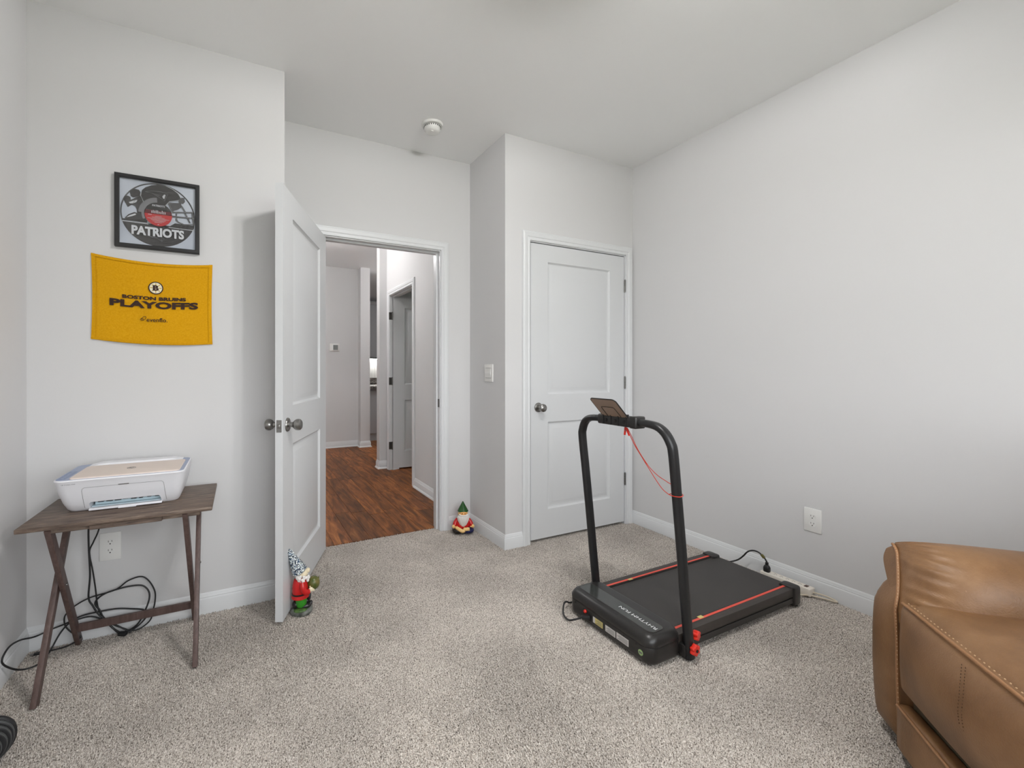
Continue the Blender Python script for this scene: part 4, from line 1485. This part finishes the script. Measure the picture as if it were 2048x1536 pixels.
# power strip
t = thing('power_strip', 'ivory power strip lying along the right wall baseboard', 'power strip', (2.685, 1.31, 0))
b = B(); rbox(b, (2.652, 1.196, .002), (2.700, 1.437, .044), .005, 3); mk('body', b, 'strip_ivory', t)
for k in range(5):
    yy = 1.372 - k * .029
    b = B()
    box(b, (2.668, yy - .004, .0438), (2.6695, yy + .004, .0444)); box(b, (2.681, yy - .004, .0438), (2.6825, yy + .004, .0444))
    lathe(b, [(.0022, 0), (.0022, .0006), (0, .0006)], (2.675, yy - .009, .0438), n=10)
    mk('socket_slots', b, 'slot', t, smooth=0)
b = B(); rbox(b, (2.664, 1.216, .0438), (2.687, 1.231, .047), .001, 1); mk('rocker', b, 'brown_sw', t)
b = B(); tube(b, [(2.676, 1.197, .024), (2.690, 1.182, .022), (2.706, 1.160, .018), (2.718, 1.138, .012), (2.722, 1.118, .007), (2.714, 1.112, .006), (2.700, 1.135, .008), (2.680, 1.17, .010), (2.655, 1.205, .010), (2.625, 1.235, .006), (2.585, 1.262, .005), (2.548, 1.29, .004)], .0042, 8)
mk('cord', b, 'cord_beige', t)

# ------------------------------------------------------------------ garden gnomes
def gnome_standing():
    gx, gy = .271, 2.207
    t = thing('garden_gnome', 'standing gnome with speckled hat and red coat against the open door', 'figurine', (gx, gy, 0))
    def P(x, y, z): return (gx + x, gy + y, z)
    # faces +x, slightly towards the camera
    b = B(); lathe(b, [(.046, -.006), (.052, .003), (.053, .012), (.048, .020), (.040, .024), (0, .025)], P(-.002, 0, 0), n=28, sx=1.0, sy=.86)
    for v in b.verts:
        v.co += Vector((.003 * math.sin(70 * v.co.y + 2), .003 * math.sin(60 * v.co.x), 0))
    mk('rock_base', b, 'g_rock', t)
    b = B(); ell(b, P(-.008, -.016, .021), (.036, .029, .009), 18, 8); mk('moss', b, 'g_moss', t)
    b = B()
    ell(b, P(.014, -.018, .034), (.026, .013, .010), 14, 8); ell(b, P(.036, -.016, .042), (.009, .011, .013), 12, 8, Matrix.Rotation(.6, 3, 'Y')); cyl(b, P(.002, -.014, .030), P(.002, -.014, .050), .013, 14)
    mk('boot', b, 'g_boot', t)
    b = B()
    ell(b, P(.020, .014, .042), (.020, .013, .013), 14, 8); ell(b, P(.033, .012, .058), (.009, .011, .022), 12, 8, Matrix.Rotation(.25, 3, 'Y')); cyl(b, P(.002, .016, .030), P(.004, .016, .056), .013, 14)
    mk('boot', b, 'g_boot', t)
    b = B(); ell(b, P(-.030, .004, .040), (.018, .022, .020), 12, 8); mk('stump', b, 'g_dark', t)
    b = B(); lathe(b, [(.023, .034), (.026, .044), (.027, .064), (.025, .080), (0, .081)], P(-.006, -.004, 0), n=20, sx=1.0, sy=1.05); mk('trousers', b, 'g_green', t)
    b = B(); lathe(b, [(0, .080), (.0375, .073), (.0415, .076), (.0395, .086), (.0365, .096), (.0375, .106), (.037, .124), (.034, .146), (.029, .163), (.016, .174), (0, .176)], P(-.010, 0, 0), n=28, sx=1., sy=.92)
    coat = mk('coat', b, 'g_red', t)
    b = B(); sweep(b, [Vector(P(-.010 + .0378 * math.cos(2 * PI * k / 32), .0349 * math.sin(2 * PI * k / 32), .0965 + .002 * math.cos(2 * PI * k / 32))) for k in range(32)], [(.0035, .0012), (.0035, -.0012), (-.0035, -.0012), (-.0035, .0012)], hint=(0, 0, 1), closed=True); mk('belt', b, 'g_dark', coat)
    for s in (-1, 1):
        b = B(); tube(b, [P(-.004, s * .030, .156), P(-.002, s * .039, .132), P(.008, s * .041, .112), P(.024, s * .032, .106)], .0135, 12, 5); mk('sleeve', b, 'g_red', t)
        b = B(); ell(b, P(.036, s * .027, .112), (.011, .008, .012), 12, 8)
        for k in range(4):
            ell(b, P(.044 + .002 * k, s * (.027 - .003), .120 - k * .0055), (.006, .0035, .003), 8, 6)
        ell(b, P(.034, s * .022, .124), (.004, .003, .007), 8, 6)
        mk('hand', b, 'g_skin2', t)
    b = B(); ell(b, P(.052, 0, .130), (.031, .030, .033), 22, 14); orb = mk('sprout_ball', b, 'g_olive', t)
    b = B(); loft(b, [[P(.064 + .6 * w_ * c_ + o_, w_ * s_, z_) for c_, s_ in [(math.cos(2 * PI * k / 12), math.sin(2 * PI * k / 12)) for k in range(12)]] for w_, z_, o_ in ((.016, .118, 0), (.018, .128, .004), (.014, .140, .008), (.008, .149, .011), (.0008, .158, .014))]); mk('leaf_tip', b, 'g_olive', orb)
    b = B(); ell(b, P(.000, 0, .190), (.026, .026, .025), 20, 12); mk('head', b, 'g_skin2', t)
    b = B()
    rg = random.Random(2)
    for k in range(60):
        a = rg.uniform(-2.6, 2.6)
        h_ = rg.uniform(0, 1)
        rad = .028 + .004 * rg.random()
        ell(b, P(-.002 + rad * math.cos(a), rad * math.sin(a), .182 - h_ * .022 - .008 * math.cos(a)), .0068 + rg.random() * .002, 8, 6)
    mk('beard', b, 'g_white', t)
    b = B(); ell(b, P(.0265, -.002, .198), (.010, .009, .012), 12, 8); mk('nose', b, 'g_skin2', t)
    tip = Vector(P(-.049, -.004, .321))
    bc = Vector(P(-.013, -.002, .202))
    ax = (tip - bc + Vector((-.018, 0, 0))).normalized()
    ln = (tip - bc).length
    b = B(); lathe(b, [(0, -.003), (.032, -.003), (.0365, .002), (.0345, .014), (.0285, .040), (.022, .065), (.0165, .090), (.0135, ln - .010), (.009, ln - .002), (0, ln)], bc, ax, 28)
    mk('hat', b, 'g_hat', t)


gnome_standing()


def gnome_seated():
    gx, gy = 1.452, 2.775
    t = thing('garden_gnome', 'seated gnome with green hat and white beard in the alcove corner', 'figurine', (gx, gy, 0), math.radians(-20))
    P = lambda x, y, z: (x, y, z)      # local frame: faces -y
    L_ = dict(local=True)
    b = B(); ell(b, P(-.036, -.012, .024), (.044, .042, .026), 20, 12); ell(b, P(0, .006, .020), (.055, .042, .022), 18, 10); mk('trouser_leg', b, 'g_dark', t, **L_)
    b = B(); ell(b, P(.036, -.014, .024), (.044, .042, .026), 20, 12); mk('trouser_leg', b, 'g_navy', t, **L_)
    b = B(); lathe(b, [(0, .03), (.050, .034), (.054, .050), (.050, .075), (.040, .100), (.028, .116), (0, .120)], P(0, .006, 0), n=28, sx=1.05, sy=.78); mk('coat', b, 'g_red', t, **L_)
    for s in (-1, 1):
        b = B(); tube(b, [P(s * .036, .002, .100), P(s * .054, -.004, .078), P(s * .062, -.014, .056), P(s * .058, -.030, .050)], .0145, 12, 5); mk('sleeve', b, 'g_red', t, **L_)
        b = B(); ell(b, P(s * .068, -.024, .054), (.014, .015, .013), 14, 8)
        for k in range(4):
            ell(b, P(s * (.066 - .005 * k), -.037, .057 - .001 * k), (.004, .006, .0045), 8, 6)
        mk('hand', b, 'g_skin', t, **L_)
    for pts in ([(-.052, -.034, .050), (-.030, -.050, .040), (-.010, -.055, .030), (.002, -.052, .034)], [(.000, -.050, .042), (.016, -.054, .042), (.034, -.052, .044)]):
        b = B(); tube(b, pts, .0125, 12, 5)
        ex_ = Vector(pts[-1])
        for k in range(4):
            ell(b, ex_ + Vector((.004, -.006, .008 - k * .005)), .0045, 8, 6)
        mk('foot', b, 'g_skin', t, **L_)
    b = B(); ell(b, P(0, -.006, .138), (.037, .034, .032), 22, 14); hd = mk('head', b, 'g_skin', t, **L_)
    b = B(); ell(b, P(0, -.032, .149), (.027, .016, .014), 18, 10); mk('face', b, 'g_face', hd, **L_)
    for s in (-1, 1):
        b = B(); ell(b, P(s * .010, -.0475, .152), (.0052, .002, .0018), 10, 6); mk('eye', b, 'g_dark', hd, **L_)
    b = B(); ell(b, P(0, -.049, .146), (.0065, .0065, .0065), 12, 8); mk('nose', b, 'g_face', hd, **L_)
    b = B(); tube(b, [P(-.030, -.036, .142), P(-.015, -.048, .137), P(0, -.051, .139), P(.015, -.048, .137), P(.030, -.036, .142)], .006, 8, 4); ell(b, P(0, -.055, .132), (.004, .002, .003), 8, 6); mk('moustache', b, 'g_white', hd, **L_)
    b = B(); lathe(b, [(.0005, .046), (.010, .052), (.021, .072), (.031, .096), (.036, .118), (.035, .128), (.027, .136), (.016, .139), (0, .139)], P(0, -.027, 0), n=30, sx=1.24, sy=.74)
    for v in b.verts:
        a = math.atan2(v.co.y + .027, v.co.x)
        v.co += Vector((math.cos(a), math.sin(a), 0)) * .0012 * math.sin(16 * a)
    mk('beard', b, 'g_beard', hd, **L_)
    b = B(); lathe(b, [(0, .157), (.038, .157), (.040, .160), (.037, .166), (.025, .188), (.012, .211), (.003, .228), (0, .229)], P(0, -.004, 0), n=28, sx=1., sy=.9); mk('hat', b, 'g_dkgreen', t, **L_)


gnome_seated()

# ------------------------------------------------------------------ dumbbell at the lower left
dx, dy = -.688, 1.755
t = thing('round_weight', 'dark grey round stepped weight standing near the left wall', 'weight', (dx, dy, 0), math.radians(20.5))
zc = .069
for k, (r_, w_, m_) in enumerate([(.071, .016, 'db_black'), (.0655, .013, 'db_grey'), (.059, .013, 'db_grey'), (.050, .013, 'db_grey'), (.038, .012, 'db_grey')]):
    yy = .008 - k * .0135
    b = B(); lathe(b, [(0, 0), (r_ - .004, 0), (r_ - .001, .002), (r_, .005), (r_, w_ - .004), (r_ - .001, w_ - .002), (r_ - .005, w_), (0, w_)], (0, yy, zc), (0, -1, 0), 48)
    mk('weight_plate', b, m_, t, local=True)
    b = B(); lathe(b, [(r_ - .003, w_ - .0008), (r_ - .005, w_ + .0008), (0, w_ + .0008)], (0, yy, zc), (0, -1, 0), 48)
    mk('spacer_disc', b, 'db_black', t, local=True)
b = B(); cyl(b, (0, .006, zc), (0, .05, zc), .016, 20); mk('grip', b, 'db_black', t, local=True)

# ------------------------------------------------------------------ recliner: local u along the front towards the camera, v backwards
ru, rv = Vector((-.722, -.692)), Vector((.692, -.722))
rc = thing('recliner', 'tan leather recliner with padded arm and stitched footrest', 'recliner', (1.93, .70, 0), math.atan2(ru.y, ru.x))
WID = .93


def rpart(name, bm, m='leather', par=None):
    return mk(name, bm, m, par or rc, local=True, smooth=50)


def arm_profile(n=10):
    pts = [(.150, .425), (.185, .405), (.222, .420), (.243, .460), (.246, .505), (.232, .560), (.196, .605), (.146, .633), (.092, .641), (.050, .629), (.016, .604), (.005, .575), (.012, .545), (.055, .505), (.100, .470)]
    return [(p_.x, p_.y) for p_ in smooth_path([Vector((a, c, 0)) for a, c in pts], n, closed=True)]


def vfront(z):
    return max(0., .055 * (z - .44) / .19) if z > .44 else 0.


for side in (0, 1):
    mir = (lambda u: u) if side == 0 else (lambda u: WID - u)
    # outer/front panel of the arm
    b = B()
    def bend(p_):
        p_ = p_.copy()
        if p_.z > .40:      # the outer shoulder rounds over
            k = (p_.z - .40) / .14
            p_.x += .03 * k * k * (1 if p_.x < .05 else .2)
            p_.y += .05 * k * k * (1 if p_.y < .3 else 0)
        p_.x += -.012 * math.sin(PI * min(1, max(0, (p_.z) / .5))) * (1 if p_.x < .03 else 0)
        p_.x = mir(p_.x)
        return p_
    cushion(b, (.006, 0, .022), (.166, .86, .535), .045, 14, (0, .018, 0), bend)
    if side: bmesh.ops.reverse_faces(b, faces=b.faces)
    rpart('arm_panel', b)
    # padded top
    prof = arm_profile()
    b = B()
    rings = []
    wz, wu = [.40, .435, .48, .535, .59, .612, .66], [.158, .152, .134, .104, .062, .026, .012]
    m_ = len(prof)
    for dv in (.0, .002, .006, .012, .02, .03, .042, .056, .072, .09, .11, .135, .165, .25, .4, .55, .7, .80, .845, .86):
        tt = min(1, dv / .165)
        s_ = math.sqrt(max(0, 1 - (1 - tt) ** 2.2))
        back = 1 if dv < .8 else (.97 if dv < .82 else (.9 if dv < .85 else .75))
        ring = []
        for k, (u_, z_) in enumerate(prof):
            cu_ = min(u_, float(np.interp(z_, wz, wu)))
            g = .0022 * math.exp(-((dv - .03) / .03) ** 2) * math.sin(2 * PI * k / m_ * 26) * (1 if u_ > .06 else 0)
            uu = cu_ + (u_ - cu_) * s_ + g
            zc_ = z_ if z_ < .58 else .58 + (z_ - .58) * .45
            zz = zc_ + (z_ - zc_) * s_ + g
            uu, zz = .12 + (uu - .12) * back, .53 + (zz - .53) * back
            ring.append((mir(uu), dv + vfront(z_), zz))
        rings.append(ring)
    loft(b, rings)
    rpart('arm_pad', b)
    wpts = [(.010, .586, .062), (.024, .603, .049), (.060, .588, .042), (.100, .540, .026), (.131, .488, .010), (.150, .440, -.004), (.160, .36, -.006), (.165, .20, -.006), (.167, .035, -.002)]
    b = B(); tube(b, [(mir(u_), v_, z_) for u_, z_, v_ in wpts], .0045, 8, 8); wl = rpart('welt', b, 'welt')
    b = B()
    sp = smooth_path([Vector((mir(u_ + .009), v_ - .004, z_)) for u_, z_, v_ in wpts], 24)
    acc = 0
    for p_, q_ in zip(sp, sp[1:]):
        acc += (q_ - p_).length
        if acc > .0085:
            acc = 0
            ell(b, q_, (.0012, .0012, .0024), 6, 4)
    mk('stitching', b, 'stitch', wl, local=True, kind='stuff')
    b = B(); cyl(b, (mir(.08), .08, -.006), (mir(.08), .08, .03), .025, 16); rpart('foot', b, 'plastic_k')
    b = B(); cyl(b, (mir(.08), .78, -.006), (mir(.08), .78, .03), .025, 16); rpart('foot', b, 'plastic_k')

UA, UB = .162, WID - .162
# footrest panel
b = B()
cushion(b, (UA, -.006, .203), (UB, .075, .478), .026, 20, (0, .042, 0))
ft = rpart('footrest', b)


def surf_v(u, z):
    """front surface of the footrest panel"""
    a = abs(2 * (u - UA) / (UB - UA) - 1) ** 1.25
    c = abs(2 * (z - .198) / .28 - 1) ** 1.25
    return -.006 - .042 * (1 - a * a) * (1 - c * c)


for uu in (.492,):
    for off in (-.006, .006):
        b = B()
        sp = smooth_path([Vector((uu - .045 + off, surf_v(uu - .045, .462) - .0005, .462)), Vector((uu - .012 + off, surf_v(uu, .41) - .0005, .41)), Vector((uu + off, surf_v(uu, .34) - .0005, .34)), Vector((uu + off - .004, surf_v(uu, .215) - .0005, .215))], 26)
        acc = 0
        for p_, q_ in zip(sp, sp[1:]):
            acc += (q_ - p_).length
            if acc > .006:
                acc = 0
                ell(b, q_, (.0009, .0009, .0022), 6, 4)
        mk('stitching', b, 'stitch_dark', ft, local=True, kind='stuff')
# seat cushion
b = B()
cushion(b, (UA + .004, -.004, .300), (UB - .004, .62, .490), .050, 18, (0, 0, .042))
seat = rpart('seat', b)
b = B()
sm = [Vector((UA + .02 + k * (UB - UA - .04) / 12, -.002 + .006 * math.cos(PI * (k - 6) / 14) * -1, .4765 + .004 * math.sin(PI * k / 12))) for k in range(13)]
tube(b, sm, .0045, 8, 4); sw = rpart('seam_welt', b, 'welt', seat)
b = B()
sp = smooth_path([p_ + Vector((0, .008, .0065)) for p_ in sm], 10)
acc = 0
for p_, q_ in zip(sp, sp[1:]):
    acc += (q_ - p_).length
    if acc > .010:
        acc = 0
        ell(b, q_, (.0026, .0015, .0015), 6, 4)
mk('seat_stitching', b, 'stitch', seat, local=True, kind='stuff')
# base panel below the footrest, dark gap between
b = B(); rbox(b, (UA, .03, .05), (UB, .06, .30), .004, 1); rpart('gap_lining', b, 'gapcloth')
b = B(); cushion(b, (UA, -.012, .026), (UB, .030, .166), .012, 12, (0, .010, 0)); bp_ = rpart('base_panel', b)
b = B(); tube(b, [(UA + .008, -.010, .160), (.4, -.019, .162), (.55, -.019, .162), (UB - .008, -.010, .160)], .004, 8, 5); rpart('panel_welt', b, 'welt', bp_)
# back
b = B(); cushion(b, (UA - .01, .56, .43), (UB + .01, .80, 1.02), .08, 14, (0, .03, .02)); rpart('backrest', b)
b = B(); cushion(b, (UA + .01, .52, .74), (UB - .01, .70, 1.03), .07, 12, (0, .03, .02)); rpart('headrest', b)
b = B(); rbox(b, (.03, .78, .03), (WID - .03, .87, .95), .03, 3); rpart('back_panel', b)

# ------------------------------------------------------------------ carpet pile
def pile():
    rng = np.random.default_rng(4)
    pitch = .0056
    pts = []
    for x0, x1, y0, y1 in ((XW + .012, XR - .012, -.25, YL - .012), (XLE + .012, XRT - .012, YL - .012, YD - .012), (OP[0], OP[1], YD - .012, YD + .068), (CL[0], CL[1], YC - .012, YC + .03)):
        xs = np.arange(x0, x1, pitch)
        ys = np.arange(y0, y1, pitch)
        g = np.stack(np.meshgrid(xs, ys), -1).reshape(-1, 2)
        pts.append(g)
    P_ = np.concatenate(pts)
    P_ = P_ + rng.uniform(-.0026, .0026, P_.shape)
    # drop tufts out of reach of any view past the bedroom wall corners
    n = len(P_)
    a0 = rng.uniform(0, 2 * np.pi, n)
    r = rng.uniform(.0030, .0044, n)
    h = rng.uniform(.0065, .0110, n)
    lean = rng.normal(0, .0026, (n, 2))
    # slow change of the lay of the pile
    fl = .0022 * np.stack([np.sin(3.1 * P_[:, 0] + 1.7 * P_[:, 1]) + np.sin(5.3 * P_[:, 1] - 2 * P_[:, 0]), np.cos(2.7 * P_[:, 0] - 3.3 * P_[:, 1])], 1)
    V = np.zeros((n, 4, 3), np.float32)
    for k in range(3):
        V[:, k, 0] = P_[:, 0] + r * np.cos(a0 + k * 2.0944)
        V[:, k, 1] = P_[:, 1] + r * np.sin(a0 + k * 2.0944)
        V[:, k, 2] = -.0085
    V[:, 3, :2] = P_ + lean + fl
    V[:, 3, 2] = -.0085 + h
    base = (np.arange(n) * 4)[:, None]
    F = np.concatenate([base + np.array([[0, 1, 3]]), base + np.array([[1, 2, 3]]), base + np.array([[2, 0, 3]])], 1).reshape(-1)
    me = bpy.data.meshes.new('carpet_pile')
    me.vertices.add(n * 4)
    me.vertices.foreach_set('co', V.reshape(-1))
    nf = n * 3
    me.loops.add(nf * 3)
    me.loops.foreach_set('vertex_index', F.astype(np.int32))
    me.polygons.add(nf)
    me.polygons.foreach_set('loop_start', np.arange(nf, dtype=np.int32) * 3)
    me.polygons.foreach_set('loop_total', np.full(nf, 3, np.int32))
    me.update(calc_edges=True)
    o = mk('carpet_pile', me, 'carpet', smooth=0)
    o['kind'] = 'stuff'
    o['label'] = 'beige cut pile of the bedroom carpet'
    o['category'] = 'carpet'


pile()
